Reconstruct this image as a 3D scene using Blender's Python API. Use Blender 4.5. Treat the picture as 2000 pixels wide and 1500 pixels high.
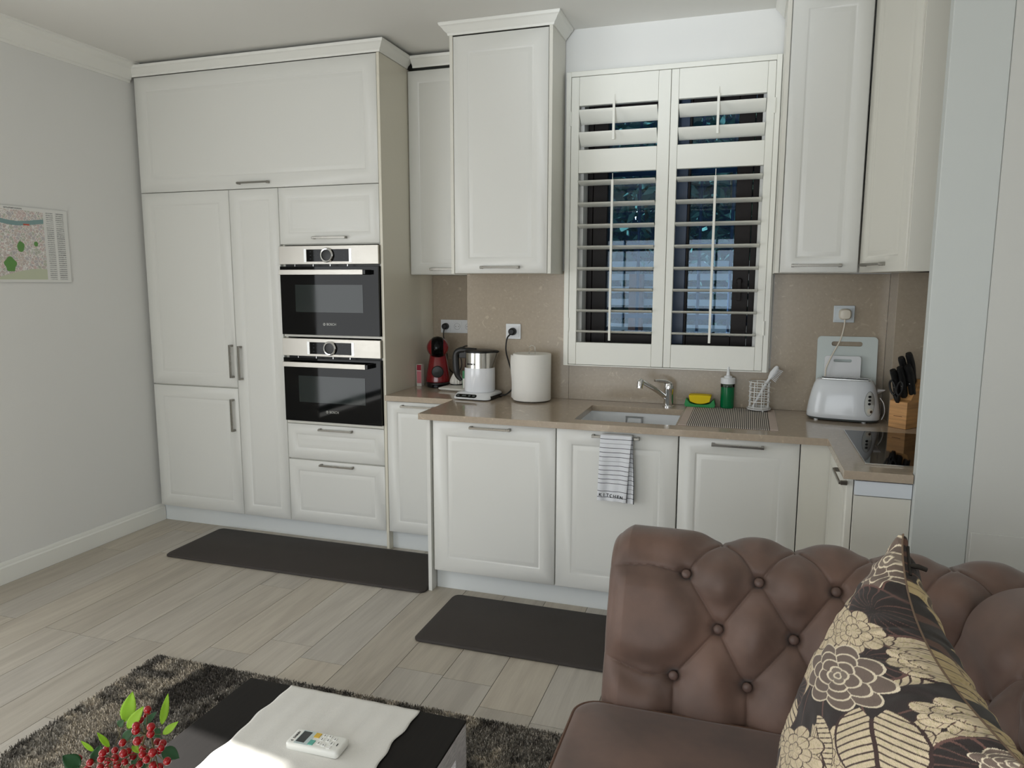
import bpy, math, random
import numpy as np
from mathutils import Vector, Matrix
random.seed(7)
PI = math.pi
for o in list(bpy.data.objects): bpy.data.objects.remove(o)
S = bpy.context.scene
COL = S.collection
# ------------------------------------------------------------------ camera
cam = bpy.data.cameras.new('camera'); camo = bpy.data.objects.new('camera', cam); COL.objects.link(camo)
cam.sensor_fit = 'HORIZONTAL'; cam.sensor_width = 36.0; cam.lens = 36.0*1418.5/2000.0
cam.clip_start = 0.02
_yaw, _pit, _rol = math.radians(17.882), math.radians(7.924), math.radians(0.13)
_F = Vector((-math.sin(_yaw)*math.cos(_pit), math.cos(_yaw)*math.cos(_pit), -math.sin(_pit)))
_r = Vector((math.cos(_yaw), math.sin(_yaw), 0)); _u = _r.cross(_F)
_R = _r*math.cos(_rol)+_u*math.sin(_rol); _U = -_r*math.sin(_rol)+_u*math.cos(_rol)
camo.matrix_world = Matrix(((_R.x, _U.x, -_F.x, 3.581), (_R.y, _U.y, -_F.y, -3.836), (_R.z, _U.z, -_F.z, 1.538), (0, 0, 0, 1)))
S.camera = camo
# ------------------------------------------------------------------ world, sun, window light, exposure
S.view_settings.view_transform = 'Standard'; S.view_settings.look = 'None'
S.view_settings.gamma = 1; S.view_settings.use_curve_mapping = False
S.view_settings.exposure = 0.0
W = bpy.data.worlds.new('sky'); S.world = W; W.use_nodes = True
nt = W.node_tree; nt.nodes.clear()
_o = nt.nodes.new('ShaderNodeOutputWorld'); _b = nt.nodes.new('ShaderNodeBackground')
_s = nt.nodes.new('ShaderNodeTexSky'); _s.sky_type = 'HOSEK_WILKIE'; _s.turbidity = 3.0
_s.sun_direction = (-0.72, -0.1, 0.55); _s.ground_albedo = 0.5
nt.links.new(_s.outputs[0], _b.inputs[0]); nt.links.new(_b.outputs[0], _o.inputs[0])
_b.inputs[1].default_value = 0.72
def area(name, loc, target, sx, sy, power, col):
    l = bpy.data.lights.new(name, 'AREA'); l.shape = 'RECTANGLE'; l.size = sx; l.size_y = sy
    l.energy = power; l.color = col
    o = bpy.data.objects.new(name, l); COL.objects.link(o); o.location = loc
    o.rotation_euler = (Vector(target)-Vector(loc)).to_track_quat('-Z', 'Y').to_euler()
    return o
# daylight in the terrace door behind the camera and in the curtained window of the left wall
area('terrace_daylight', (2.5, -6.15, 1.12), (2.5, 0, 1.0), 2.9, 2.0, 64, (0.93, 0.97, 1.0))
area('left_window_daylight', (-0.13, -3.3, 1.3), (3, -3.3, 1.2), 2.2, 1.8, 44, (0.96, 0.98, 1.0))
# added spot outside the rear door, brightens the wall over the kitchen window
gl_ = bpy.data.lights.new('added_wall_spot', 'SPOT'); gl_.energy = 560; gl_.spot_size = math.radians(15); gl_.spot_blend = 1.0; gl_.shadow_soft_size = .25; gl_.color = (0.86, 0.93, 1.0)
go_ = bpy.data.objects.new('added_wall_spot', gl_); COL.objects.link(go_); go_.location = (3.0, -6.4, 0.95)
go_.rotation_euler = (Vector((3.17, 0, 2.80))-go_.location).to_track_quat('-Z', 'Y').to_euler()
sl = bpy.data.lights.new('sun', 'SUN'); sl.energy = 13.0; sl.angle = 0.012; sl.color = (1.0, 0.97, 0.92)
so = bpy.data.objects.new('sun', sl); COL.objects.link(so)
so.rotation_euler = Vector((1.0, -0.15, -0.65)).to_track_quat('-Z', 'Y').to_euler()

# ------------------------------------------------------------------ mesh building
class MB:
    def __init__(s): s.v = []; s.f = []; s.m = []; s.uv = {}; s.M = Matrix(); s.cols = None; s.mi = 0
    def add(s, vs, fs, uv=None):
        n = len(s.v)
        for i, p in enumerate(vs):
            s.v.append(tuple(s.M @ Vector(p)))
            if uv: s.uv[n+i] = uv[i]
        for f in fs: s.f.append(tuple(n+i for i in f)); s.m.append(s.mi)
        return s
    def box(s, x0, x1, y0, y1, z0, z1):
        return s.add([(x0,y0,z0),(x1,y0,z0),(x1,y1,z0),(x0,y1,z0),(x0,y0,z1),(x1,y0,z1),(x1,y1,z1),(x0,y1,z1)],
            [(0,3,2,1),(4,5,6,7),(0,1,5,4),(1,2,6,5),(2,3,7,6),(3,0,4,7)])
    def rings(s, rings, closed=True, cap=True):
        n = len(rings[0]); vs = [p for r in rings for p in r]; fs = []
        for i in range(len(rings)-1):
            for j in range(n if closed else n-1):
                k = (j+1) % n
                fs.append((i*n+j, i*n+k, (i+1)*n+k, (i+1)*n+j))
        if cap:
            fs.append(tuple(range(n-1, -1, -1))); fs.append(tuple((len(rings)-1)*n+j for j in range(n)))
        return s.add(vs, fs)
    def lathe(s, prof, c=(0,0,0), seg=32, rfun=None):
        rs = []
        for r, z in prof:
            rs.append([(c[0]+(r*(rfun(2*PI*j/seg, z) if rfun else 1))*math.cos(2*PI*j/seg), c[1]+(r*(rfun(2*PI*j/seg, z) if rfun else 1))*math.sin(2*PI*j/seg), c[2]+z) for j in range(seg)])
        return s.rings(rs, cap=prof[0] != prof[-1])
    def loft(s, secs, n=2.6, seg=40):
        rs = []
        for cx, cy, z, hx, hy in secs:
            r = []
            for j in range(seg):
                a = 2*PI*j/seg; ca, sa = math.cos(a), math.sin(a)
                r.append((cx+hx*math.copysign(abs(ca)**(2/n), ca), cy+hy*math.copysign(abs(sa)**(2/n), sa), z))
            rs.append(r)
        return s.rings(rs)
    def tube(s, pts, r, seg=10, closed=False):
        pts = [Vector(p) for p in pts]; n = len(pts); rs = []; up = None
        for i, p in enumerate(pts):
            if closed: t = (pts[(i+1) % n]-pts[i-1]).normalized()
            else: t = (pts[min(i+1, n-1)]-pts[max(i-1, 0)]).normalized()
            if up is None:
                up = Vector((0,0,1)) if abs(t.z) < .9 else Vector((1,0,0))
            a = (up-t*up.dot(t)).normalized(); b = t.cross(a); up = a
            rr = r[i] if isinstance(r, (list, tuple)) else r
            rs.append([tuple(p+a*rr*math.cos(2*PI*j/seg)+b*rr*math.sin(2*PI*j/seg)) for j in range(seg)])
        if closed: rs.append(rs[0]); return s.rings(rs, cap=False)
        return s.rings(rs)
    def cyl(s, p0, p1, r0, r1=None, seg=24): return s.tube([p0, p1], [r0, r0 if r1 is None else r1], seg)
    def prism(s, poly, fn, h0, h1):
        n = len(poly)
        vs = [fn(a, b, h0) for a, b in poly]+[fn(a, b, h1) for a, b in poly]
        fs = [tuple(range(n-1, -1, -1)), tuple(range(n, 2*n))]+[(i, (i+1) % n, n+(i+1) % n, n+i) for i in range(n)]
        return s.add(vs, fs)
    def grid(s, nu, nv, fn, uv=True):
        vs = [fn(i/nu, j/nv) for j in range(nv+1) for i in range(nu+1)]
        fs = [(j*(nu+1)+i, j*(nu+1)+i+1, (j+1)*(nu+1)+i+1, (j+1)*(nu+1)+i) for j in range(nv) for i in range(nu)]
        return s.add(vs, fs, [(i/nu, j/nv) for j in range(nv+1) for i in range(nu+1)] if uv else None)
    def sphere(s, c, rx, ry=None, rz=None, seg=24, lat=14):
        ry = ry or rx; rz = rz or rx; rs = []
        for i in range(lat+1):
            a = -PI/2+PI*i/lat; q = max(math.cos(a), 1e-3)
            rs.append([(c[0]+rx*q*math.cos(2*PI*j/seg), c[1]+ry*q*math.sin(2*PI*j/seg), c[2]+rz*math.sin(a)) for j in range(seg)])
        return s.rings(rs)
    def slab(s, P0, U, N, w, h, loops, t):
        """routed door: concentric rectangles (inset, depth) on plane at P0, U right, N outward, z up"""
        P0 = Vector(P0); U = Vector(U); N = Vector(N); Z = Vector((0,0,1)); rs = []
        def ring(i, d): return [tuple(P0+U*a+Z*b+N*d) for a, b in ((i, i), (w-i, i), (w-i, h-i), (i, h-i))]
        rs.append(ring(0, -t)); rs.append(ring(0, -.002)); rs.append(ring(.002, 0))
        for i, d in loops: rs.append(ring(i, d))
        return s.rings(rs)
WLOC = {}
def link(o, parent):
    COL.objects.link(o)
    if parent is not None: o.parent = parent
def obj(name, mb, mat, parent=None, bevel=0, ang=35, seg=2, sub=0):
    off = WLOC.get(parent.name, Vector()) if parent is not None else Vector()
    me = bpy.data.meshes.new(name)
    me.from_pydata([(x-off.x, y-off.y, z-off.z) for x, y, z in mb.v], [], mb.f)
    for m in (mat if isinstance(mat, (list, tuple)) else [mat]): me.materials.append(m)
    if len(me.materials) > 1: me.polygons.foreach_set('material_index', mb.m)
    if mb.uv:
        ul = me.uv_layers.new(name='UVMap')
        for l in me.loops: ul.data[l.index].uv = mb.uv.get(l.vertex_index, (0, 0))
    if mb.cols is not None:
        ca = me.color_attributes.new('Col', 'FLOAT_COLOR', 'POINT'); ca.data.foreach_set('color', np.asarray(mb.cols, dtype=np.float32).ravel())
    me.polygons.foreach_set('use_smooth', [True]*len(me.polygons))
    me.update(); me.set_sharp_from_angle(angle=math.radians(ang))
    o = bpy.data.objects.new(name, me); link(o, parent); WLOC[o.name] = off
    if bevel:
        b = o.modifiers.new('bevel', 'BEVEL'); b.width = bevel; b.segments = seg; b.limit_method = 'ANGLE'; b.angle_limit = math.radians(40); b.harden_normals = True
    if sub:
        b = o.modifiers.new('sub', 'SUBSURF'); b.levels = sub; b.render_levels = sub
    return o
def tag(o, label, cat, group=None, kind=None):
    o['label'] = label; o['category'] = cat
    if group: o['group'] = group
    if kind: o['kind'] = kind
    return o
def thing(name, label, cat, loc, group=None):
    o = bpy.data.objects.new(name, None); o.empty_display_size = .05; COL.objects.link(o); o.location = loc
    WLOC[o.name] = Vector(loc); return tag(o, label, cat, group)
def struct(name, mb, mat, **k):
    o = obj(name, mb, mat, **k)
    if k.get('parent') is None: o['kind'] = 'structure'
    return o
def B(*a): return MB().box(*a)
def text(name, s, size, M, mat, parent, ext=.0004, bold=0.0):
    c = bpy.data.curves.new(name, 'FONT'); c.body = s; c.size = size; c.extrude = ext; c.align_x = 'CENTER'; c.align_y = 'CENTER'; c.offset = bold
    t = bpy.data.objects.new(name+'_src', c); COL.objects.link(t)
    bpy.context.view_layer.update()
    me = bpy.data.meshes.new_from_object(t.evaluated_get(bpy.context.evaluated_depsgraph_get()))
    bpy.data.objects.remove(t)
    off = WLOC[parent.name]
    me.transform(Matrix.Translation(-off) @ M); me.materials.clear(); me.materials.append(mat); me.name = name
    o = bpy.data.objects.new(name, me); link(o, parent); WLOC[o.name] = off; return o
def frame(P, X, Y):
    X = Vector(X).normalized(); Y = Vector(Y); Y = (Y-X*Y.dot(X)).normalized(); Z = X.cross(Y)
    return Matrix(((X.x, Y.x, Z.x, P[0]), (X.y, Y.y, Z.y, P[1]), (X.z, Y.z, Z.z, P[2]), (0,0,0,1)))
def smooth(pts, k=8):
    P = [Vector(p) for p in pts]; P = [P[0]*2-P[1]]+P+[P[-1]*2-P[-2]]; out = []
    for i in range(1, len(P)-2):
        for t in range(k):
            u = t/k; a, b, c, d = P[i-1], P[i], P[i+1], P[i+2]
            out.append(.5*((2*b)+(c-a)*u+(2*a-5*b+4*c-d)*u*u+(3*b-a-3*c+d)*u**3))
    out.append(P[-2]); return out

# ------------------------------------------------------------------ materials
def lin(c):
    return tuple(((x/255)/12.92 if x/255 <= .04045 else ((x/255+.055)/1.055)**2.4) for x in c)+(1,)
def mat(name, rgb, rough=.5, metal=0, coat=0, bump=0, bscale=200, var=0, vscale=5, sheen=0, trans=0, spec=None, alpha=1, sub=0, stretch=None):
    m = bpy.data.materials.new(name); m.use_nodes = True; N = m.node_tree.nodes; L = m.node_tree.links; p = N['Principled BSDF']
    p.inputs['Base Color'].default_value = lin(rgb); p.inputs['Roughness'].default_value = rough; p.inputs['Metallic'].default_value = metal
    p.inputs['Coat Weight'].default_value = coat; p.inputs['Sheen Weight'].default_value = sheen
    p.inputs['Transmission Weight'].default_value = trans; p.inputs['Alpha'].default_value = alpha
    if spec is not None: p.inputs['Specular IOR Level'].default_value = spec
    tc = N.new('ShaderNodeTexCoord')
    src = tc.outputs['Object']
    if stretch:
        mp = N.new('ShaderNodeMapping'); mp.inputs['Scale'].default_value = stretch; L.new(src, mp.inputs[0]); src = mp.outputs[0]
    if var:
        n = N.new('ShaderNodeTexNoise'); n.inputs['Scale'].default_value = vscale; n.inputs['Detail'].default_value = 6; L.new(src, n.inputs[0])
        r = N.new('ShaderNodeValToRGB'); r.color_ramp.elements[0].position = .3; r.color_ramp.elements[1].position = .7
        r.color_ramp.elements[0].color = lin(tuple(max(0, c*(1-var)) for c in rgb)); r.color_ramp.elements[1].color = lin(tuple(min(255, c*(1+var)) for c in rgb))
        L.new(n.outputs[0], r.inputs[0]); L.new(r.outputs[0], p.inputs['Base Color'])
    else:
        n = N.new('ShaderNodeTexNoise'); n.inputs['Scale'].default_value = 12; L.new(src, n.inputs[0])
        mr = N.new('ShaderNodeMapRange'); mr.inputs[3].default_value = max(0, rough-.03); mr.inputs[4].default_value = min(1, rough+.03)
        L.new(n.outputs[0], mr.inputs[0]); L.new(mr.outputs[0], p.inputs['Roughness'])
    if bump:
        n2 = N.new('ShaderNodeTexNoise'); n2.inputs['Scale'].default_value = bscale; n2.inputs['Detail'].default_value = 4; L.new(src, n2.inputs[0])
        bp = N.new('ShaderNodeBump'); bp.inputs['Strength'].default_value = bump; bp.inputs['Distance'].default_value = .002
        L.new(n2.outputs[0], bp.inputs['Height']); L.new(bp.outputs[0], p.inputs['Normal'])
    return m
def attr_mat(name, rough=.8, bump=0, bscale=300, sheen=0, gain=0):
    m = mat(name, (128,128,128), rough, bump=bump, bscale=bscale, sheen=sheen); N = m.node_tree.nodes; L = m.node_tree.links
    a = N.new('ShaderNodeAttribute'); a.attribute_name = 'Col'; L.new(a.outputs['Color'], N['Principled BSDF'].inputs['Base Color']); return m
WALL = mat('wall_paint', (229,229,226), .75, bump=.08, bscale=60)
CEIL = mat('ceiling_paint', (226,225,220), .85)
TRIM = mat('trim_paint', (236,236,230), .5)
LAC = mat('white_lacquer', (227,227,222), .32)
LACW = mat('cream_lacquer', (225,223,213), .32)
CREAM = mat('cream_side_lacquer', (226,221,205), .3)
SHUT = mat('shutter_paint', (243,243,235), .4)
PLI = mat('plinth_grey_white', (226,230,230), .4)
STEEL = mat('brushed_steel', (190,186,178), .32, 1, bump=.15, bscale=40, stretch=(1,40,40))
HAND = mat('handle_nickel', (150,147,140), .28, 1)
CHROME = mat('chrome', (225,225,225), .08, 1)
ALU = mat('aluminium_edge', (210,210,208), .25, 1)
BGLASS = mat('black_glass', (5,5,6), .04, spec=.2)
OWIN = mat('oven_window_glass', (30,38,37), .06, spec=.4)
BLK = mat('black_plastic', (14,14,15), .35)
RUBB = mat('black_rubber', (16,16,17), .5)
DARK = mat('painted_shade', (25,24,22), .8)
WPL = mat('white_plastic', (228,230,232), .3)
CPL = mat('ivory_plastic', (222,215,200), .35)
RED = mat('red_gloss_plastic', (128,8,20), .15, coat=.5)
SINKM = mat('white_composite', (232,235,238), .4)
GRN = mat('green_plastic', (20,140,70), .4)
GLQ = mat('green_liquid', (0,105,60), .15)
YEL = mat('yellow_sponge', (232,205,30), .9, bump=.6, bscale=500)
PAPER = mat('kitchen_paper', (236,234,228), .9, bump=.4, bscale=300)
WOOD = mat('beech_wood', (200,150,95), .5, var=.12, vscale=6, stretch=(1,1,12))
MAT_ = mat('dark_brown_foam', (54,48,44), .7, bump=.2, bscale=400)
TBLK = mat('black_brown_wood', (22,19,18), .5, var=.18, vscale=9, stretch=(14,1,14), spec=.22)
TGLARE = mat('wood_painted_glare', (222,222,226), .45, var=.14, vscale=10, stretch=(40,4,40))  # bright glare on the dark table's sides, painted into the wood colour
WINF = mat('dark_brown_window_frame', (22,14,13), .5, spec=.3)
WINB = mat('blue_grey_metal_and_backlit_stile', (48,66,92), .4)
LEAFL = mat('light_green_leaf', (178,218,78), .5, sub=0)
LEAFD = mat('dark_green_leaf', (30,78,40), .5)
BERRY = mat('red_berry', (150,4,14), .18, coat=.2)
STEM = mat('brown_stem', (92,84,50), .7)
GLAZE = mat('glazed_ceramic', (225,222,214), .2)
SCR = mat('lcd_grey', (86,92,92), .25)
INK = mat('black_ink', (20,20,22), .6)
SILV = mat('silver_print', (170,170,165), .4, .6)
ORG = mat('orange_paper', (222,150,70), .6)
PINK = mat('pink_card', (205,120,130), .6)
GPAP = mat('green_card', (70,140,95), .6)
WCARD = mat('white_card', (225,222,215), .6)
BRICK = mat('red_brown_wall', (120,84,74), .9, var=.2, vscale=4)
EXTW = mat('render_pale', (205,208,212), .9)
LEATH = mat('brown_leather', (96,73,62), .55, var=.16, vscale=7, bump=.12, bscale=900, sheen=.25)
LEATB = mat('brown_leather_button', (96,76,68), .5, bump=.1, bscale=500)
PIPE = mat('leather_piping', (96,70,56), .5)
ZIPM = mat('dark_zip_metal', (60,56,52), .35, .8)
def glass_mat():
    m = bpy.data.materials.new('window_glass'); m.use_nodes = True; N = m.node_tree.nodes; L = m.node_tree.links; N.clear()
    o = N.new('ShaderNodeOutputMaterial'); t = N.new('ShaderNodeBsdfTransparent'); g = N.new('ShaderNodeBsdfGlossy'); g.inputs['Roughness'].default_value = .01
    fr = N.new('ShaderNodeFresnel'); fr.inputs[0].default_value = 1.33; x = N.new('ShaderNodeMixShader')
    t.inputs[0].default_value = (.82,.92,1.0,1)
    L.new(fr.outputs[0], x.inputs[0]); L.new(t.outputs[0], x.inputs[1]); L.new(g.outputs[0], x.inputs[2]); L.new(x.outputs[0], o.inputs[0]); return m
GLASS = glass_mat()
def clear_plastic(name, col):
    m = glass_mat(); m.name = name
    for n in m.node_tree.nodes:
        if n.type == 'BSDF_TRANSPARENT': n.inputs[0].default_value = col
        if n.type == 'FRESNEL': n.inputs[0].default_value = 1.4
    return m
CLR = clear_plastic('clear_plastic', (.8,.86,.84,1))
def stone(name, rgb, rough, fleck=.25):
    m = bpy.data.materials.new(name); m.use_nodes = True; N = m.node_tree.nodes; L = m.node_tree.links; p = N['Principled BSDF']
    p.inputs['Roughness'].default_value = rough
    tc = N.new('ShaderNodeTexCoord')
    def noise(sc, det, lo, hi, dist=0):
        n = N.new('ShaderNodeTexNoise'); n.inputs['Scale'].default_value = sc; n.inputs['Detail'].default_value = det; n.inputs['Distortion'].default_value = dist
        L.new(tc.outputs['Object'], n.inputs[0]); r = N.new('ShaderNodeMapRange'); r.inputs[1].default_value = lo; r.inputs[2].default_value = hi; L.new(n.outputs[0], r.inputs[0]); return r.outputs[0]
    def mix(f, a, b, fac=1):
        x = N.new('ShaderNodeMix'); x.data_type = 'RGBA'
        if fac != 1:
            q = N.new('ShaderNodeMath'); q.operation = 'MULTIPLY'; q.inputs[1].default_value = fac; L.new(f, q.inputs[0]); f = q.outputs[0]
        L.new(f, x.inputs[0])
        for s_, v in ((6, a), (7, b)):
            if isinstance(v, tuple): x.inputs[s_].default_value = v
            else: L.new(v, x.inputs[s_])
        return x.outputs[2]
    base = mix(noise(70, 6, .3, .7), lin(tuple(c*.98 for c in rgb)), lin(tuple(c*1.02 for c in rgb)))
    base = mix(noise(13, 10, .64, .70, 2.2), base, lin(tuple(min(255, c*1.2) for c in rgb)), .55)
    base = mix(noise(140, 3, .66, .72), base, lin(tuple(min(255, c*1.2) for c in rgb)), .5)
    L.new(base, p.inputs['Base Color']); return m
SPLASH = stone('taupe_quartz_splashback', (168,155,137), .22)
TOP = stone('taupe_quartz_worktop', (178,163,145), .09)
def floor_mat():
    m = mat('grey_oak_plank', (150,145,135), .45); N = m.node_tree.nodes; L = m.node_tree.links; p = N['Principled BSDF']
    tc = [n for n in N if n.type == 'TEX_COORD'][0]
    a = N.new('ShaderNodeAttribute'); a.attribute_name = 'Col'
    va = N.new('ShaderNodeVectorMath'); va.operation = 'MULTIPLY_ADD'; L.new(a.outputs['Color'], va.inputs[0]); va.inputs[1].default_value = (37, 51, 23); L.new(tc.outputs['Object'], va.inputs[2])
    mp = N.new('ShaderNodeMapping'); mp.inputs['Scale'].default_value = (9, .8, 1); L.new(va.outputs[0], mp.inputs[0])
    n = N.new('ShaderNodeTexNoise'); n.inputs['Scale'].default_value = 1.6; n.inputs['Detail'].default_value = 8; n.inputs['Distortion'].default_value = 1.3; L.new(mp.outputs[0], n.inputs[0])
    mp2 = N.new('ShaderNodeMapping'); mp2.inputs['Scale'].default_value = (120, 5, 1); L.new(va.outputs[0], mp2.inputs[0])
    n2 = N.new('ShaderNodeTexNoise'); n2.inputs['Scale'].default_value = 1.5; n2.inputs['Detail'].default_value = 4; L.new(mp2.outputs[0], n2.inputs[0])
    ad = N.new('ShaderNodeMath'); ad.operation = 'MULTIPLY_ADD'; L.new(n2.outputs[0], ad.inputs[0]); ad.inputs[1].default_value = .35; L.new(n.outputs[0], ad.inputs[2])
    r = N.new('ShaderNodeValToRGB'); L.new(ad.outputs[0], r.inputs[0]); e = r.color_ramp.elements
    e[0].position = .45; e[0].color = lin((170,161,148)); e[1].position = .9; e[1].color = lin((192,184,170))
    hs = N.new('ShaderNodeSeparateColor'); L.new(a.outputs['Color'], hs.inputs[0])
    mr = N.new('ShaderNodeMapRange'); mr.inputs[3].default_value = .9; mr.inputs[4].default_value = 1.06; L.new(hs.outputs[0], mr.inputs[0])
    mr2 = N.new('ShaderNodeMapRange'); mr2.inputs[3].default_value = .75; mr2.inputs[4].default_value = 1.1; L.new(hs.outputs[1], mr2.inputs[0])
    hv = N.new('ShaderNodeHueSaturation'); L.new(mr.outputs[0], hv.inputs['Value']); L.new(mr2.outputs[0], hv.inputs['Saturation']); L.new(r.outputs[0], hv.inputs['Color'])
    L.new(hv.outputs[0], p.inputs['Base Color'])
    bp = N.new('ShaderNodeBump'); bp.inputs['Strength'].default_value = .06; bp.inputs['Distance'].default_value = .002; L.new(n2.outputs[0], bp.inputs['Height']); L.new(bp.outputs[0], p.inputs['Normal'])
    return m
FLOOR = floor_mat()

# ------------------------------------------------------------------ room shell
XR = 5.4; YB = -6.0; ZC = 2.822
fl = MB(); seamx = [-.19+.207*k for k in range(0, 29)]
joint = {0:-.70, 3:-1.545, 5:-1.50, 7:-1.463, 9:-1.418, 11:-1.362, 6:-2.06}
cols = []; rnd = random.Random(3)
for i in range(len(seamx)-1):
    x0, x1 = seamx[i]+.0012, seamx[i+1]-.0012
    k = i-1
    y = joint.get(k, -1.0-rnd.random()*1.2)-1.21*6
    while y < .6:
        y0, y1 = max(y+.0012, YB-.1), min(y+1.21-.0012, .56)
        if y1 > y0:
            xa, xb = max(x0, -.02), min(x1, XR+.1); n = len(fl.v)
            fl.add([(xa,y0,0),(xb,y0,0),(xb,y1,0),(xa,y1,0),(xa,y0,-.002),(xb,y0,-.002),(xb,y1,-.002),(xa,y1,-.002)], [(0,1,2,3),(0,4,5,1),(1,5,6,2),(2,6,7,3),(3,7,4,0)])
            c = (rnd.random(), rnd.random(), rnd.random(), 1); cols += [c]*8
        y += 1.21
n = len(fl.v); fl.add([(-.05,YB-.15,-.002),(XR+.15,YB-.15,-.002),(XR+.15,.6,-.002),(-.05,.6,-.002)], [(0,1,2,3)]); fl.m[-1] = 1
cols += [(0,0,0,1)]*4; fl.cols = cols
struct('floor', fl, [FLOOR, mat('plank_seam', (70,64,56), .9)], ang=20)
struct('ceiling', B(-.2, XR+.2, YB-.2, .7, ZC, ZC+.1), CEIL)
# left wall with a curtained window out of the frame
wl = MB(); wl.box(-.12,0,YB,-4.45,0,ZC); wl.box(-.12,0,-2.14,.6,0,ZC); wl.box(-.12,0,-4.45,-2.14,0,.35); wl.box(-.12,0,-4.45,-2.14,2.24,ZC)
struct('wall_left', wl, WALL)
# rear wall with the terrace door opening
wr = MB(); wr.box(-.12,1.1,YB-.12,YB,0,ZC); wr.box(4.1,XR+.12,YB-.12,YB,0,ZC); wr.box(1.1,4.1,YB-.12,YB,2.5,ZC)
struct('wall_rear', wr, WALL)
struct('wall_right', B(XR, XR+.12, YB, .6, 0, ZC), WALL)
# kitchen wall: deeper niche on the left, then the wall with the window opening
WX0, WX1, WZ0, WZ1 = 2.735, 3.61, 1.18, 2.52
wb = MB(); wb.box(-.12,2.0,.463,.6,0,ZC); wb.box(2.092,WX0,0,.3,0,ZC); wb.box(WX1,4.8,0,.3,0,ZC); wb.box(WX0,WX1,0,.3,0,WZ0); wb.box(WX0,WX1,0,.3,WZ1,ZC); wb.box(2.0,2.092,.463,.6,0,ZC)
struct('wall_kitchen', wb, WALL)
struct('wall_alcove', MB().box(4.225,4.8,-.195,-.001,0,ZC).box(4.63,4.8,-1.17,-.196,0,ZC), WALL)
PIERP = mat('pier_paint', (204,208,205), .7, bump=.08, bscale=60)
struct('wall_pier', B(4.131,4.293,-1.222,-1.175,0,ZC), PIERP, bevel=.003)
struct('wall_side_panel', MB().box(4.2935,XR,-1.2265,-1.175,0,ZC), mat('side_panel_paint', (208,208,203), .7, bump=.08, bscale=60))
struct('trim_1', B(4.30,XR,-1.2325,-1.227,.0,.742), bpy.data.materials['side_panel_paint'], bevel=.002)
# baseboard, cornice
pr_ = [(0,0),(.016,0),(.016,.085),(.010,.092),(.010,.098),(.004,.112),(0,.112)]
struct('baseboard_left', MB().prism(pr_, lambda a,b,h: (a,h,b), YB, -.16), TRIM, ang=25)
cp = [(0,0),(0,-.105),(.008,-.105),(.010,-.092),(.018,-.088),(.026,-.062),(.045,-.036),(.072,-.022),(.078,-.010),(.088,-.008),(.09,0)]
struct('trim_2', MB().prism(cp, lambda a,b,h: (a,h,ZC+b), YB, -.21), TRIM, ang=25)

# ------------------------------------------------------------------ doors / handles
L1 = [(.052,0),(.055,-.0035),(.060,-.0045),(.064,-.003),(.072,-.002),(.078,-.0005),(.082,-.0005)]
def loops(ins): return [(i-.052+ins, d) for i, d in L1]
def door(name, x0, x1, z0, z1, y, parent, ins=.062, m=LAC, U=(1,0,0), N=(0,-1,0), P=None, w=None):
    mb = MB(); g = .0021
    mb.slab(P or (x0+g, y, z0+g), U, N, (w or (x1-x0))-2*g, z1-z0-2*g, loops(ins), .02)
    return obj(name, mb, m, parent, ang=50)
def handle(c, U, N, ln, parent, t=.010, proj=.028):
    """flat bow handle: bar with two square feet"""
    mb = MB(); U = Vector(U); N = Vector(N); V = U.cross(N); c = Vector(c)
    def bx(u0, u1, n0, n1, v0, v1):
        mb.add([tuple(c+U*a+N*b+V*d) for a in (u0, u1) for b in (n0, n1) for d in (v0, v1)], [(0,1,3,2),(4,6,7,5),(0,4,5,1),(2,3,7,6),(0,2,6,4),(1,5,7,3)])
    h = ln/2
    bx(-h, h, proj-.006, proj, -t/2, t/2)
    bx(-h, -h+.012, 0, proj-.006, -t/2-.002, t/2+.002); bx(h-.012, h, 0, proj-.006, -t/2-.002, t/2+.002)
    return obj('handle', mb, HAND, parent, bevel=.0012)
XA, XB, XC, XD, XD2 = .026, .666, 1.004, 1.647, 1.664
YT = -.203; Z0 = .111; FN = (0,-1,0); UX = (1,0,0); UZ = (0,0,1)
def body(x0, x1, z0, z1, y0, y1, parent, m=LACW): return obj('body', B(x0+.0015, x1-.0015, y0, y1, z0, z1), m, parent)
# bridging cupboard on top
t = thing('overhead_cupboard', 'wide white overhead cupboard with one lift-up door spanning fridge and oven units', 'cupboard', (.83,.1,2.075))
body(XA, XD, 2.075, 2.747, YT+.022, .46, t)
d = door('flap_door', XA, XD, 2.073, 2.747, YT, t, .075); handle((.848, YT, 2.105), UX, FN, .21, d)
# fridge housing
t = thing('fridge_cabinet', 'tall white built-in fridge cabinet with two stacked doors by the left wall', 'cabinet', (.34,.1,Z0))
body(XA, XB, Z0, 2.071, YT+.022, .46, t)
d = door('fridge_door', XA, XB, .905, 2.073, YT, t, .07); handle((.637, YT, 1.066), UZ, FN, .20, d, t=.014)
d = door('freezer_door', XA, XB, Z0, .901, YT, t, .07); handle((.627, YT, .735), UZ, FN, .20, d, t=.014)
t = thing('pantry_cabinet', 'narrow tall white pantry cabinet between the fridge cabinet and the ovens', 'cabinet', (.835,.1,Z0))
body(XB, XC, Z0, 2.071, YT+.022, .46, t)
d = door('tall_door', XB, XC, Z0, 2.073, YT, t, .062); handle((.70, YT, 1.058), UZ, FN, .205, d, t=.014)
t = thing('oven_cabinet', 'tall white oven cabinet with flap above the ovens and two drawers below', 'cabinet', (1.32,.1,Z0))
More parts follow.
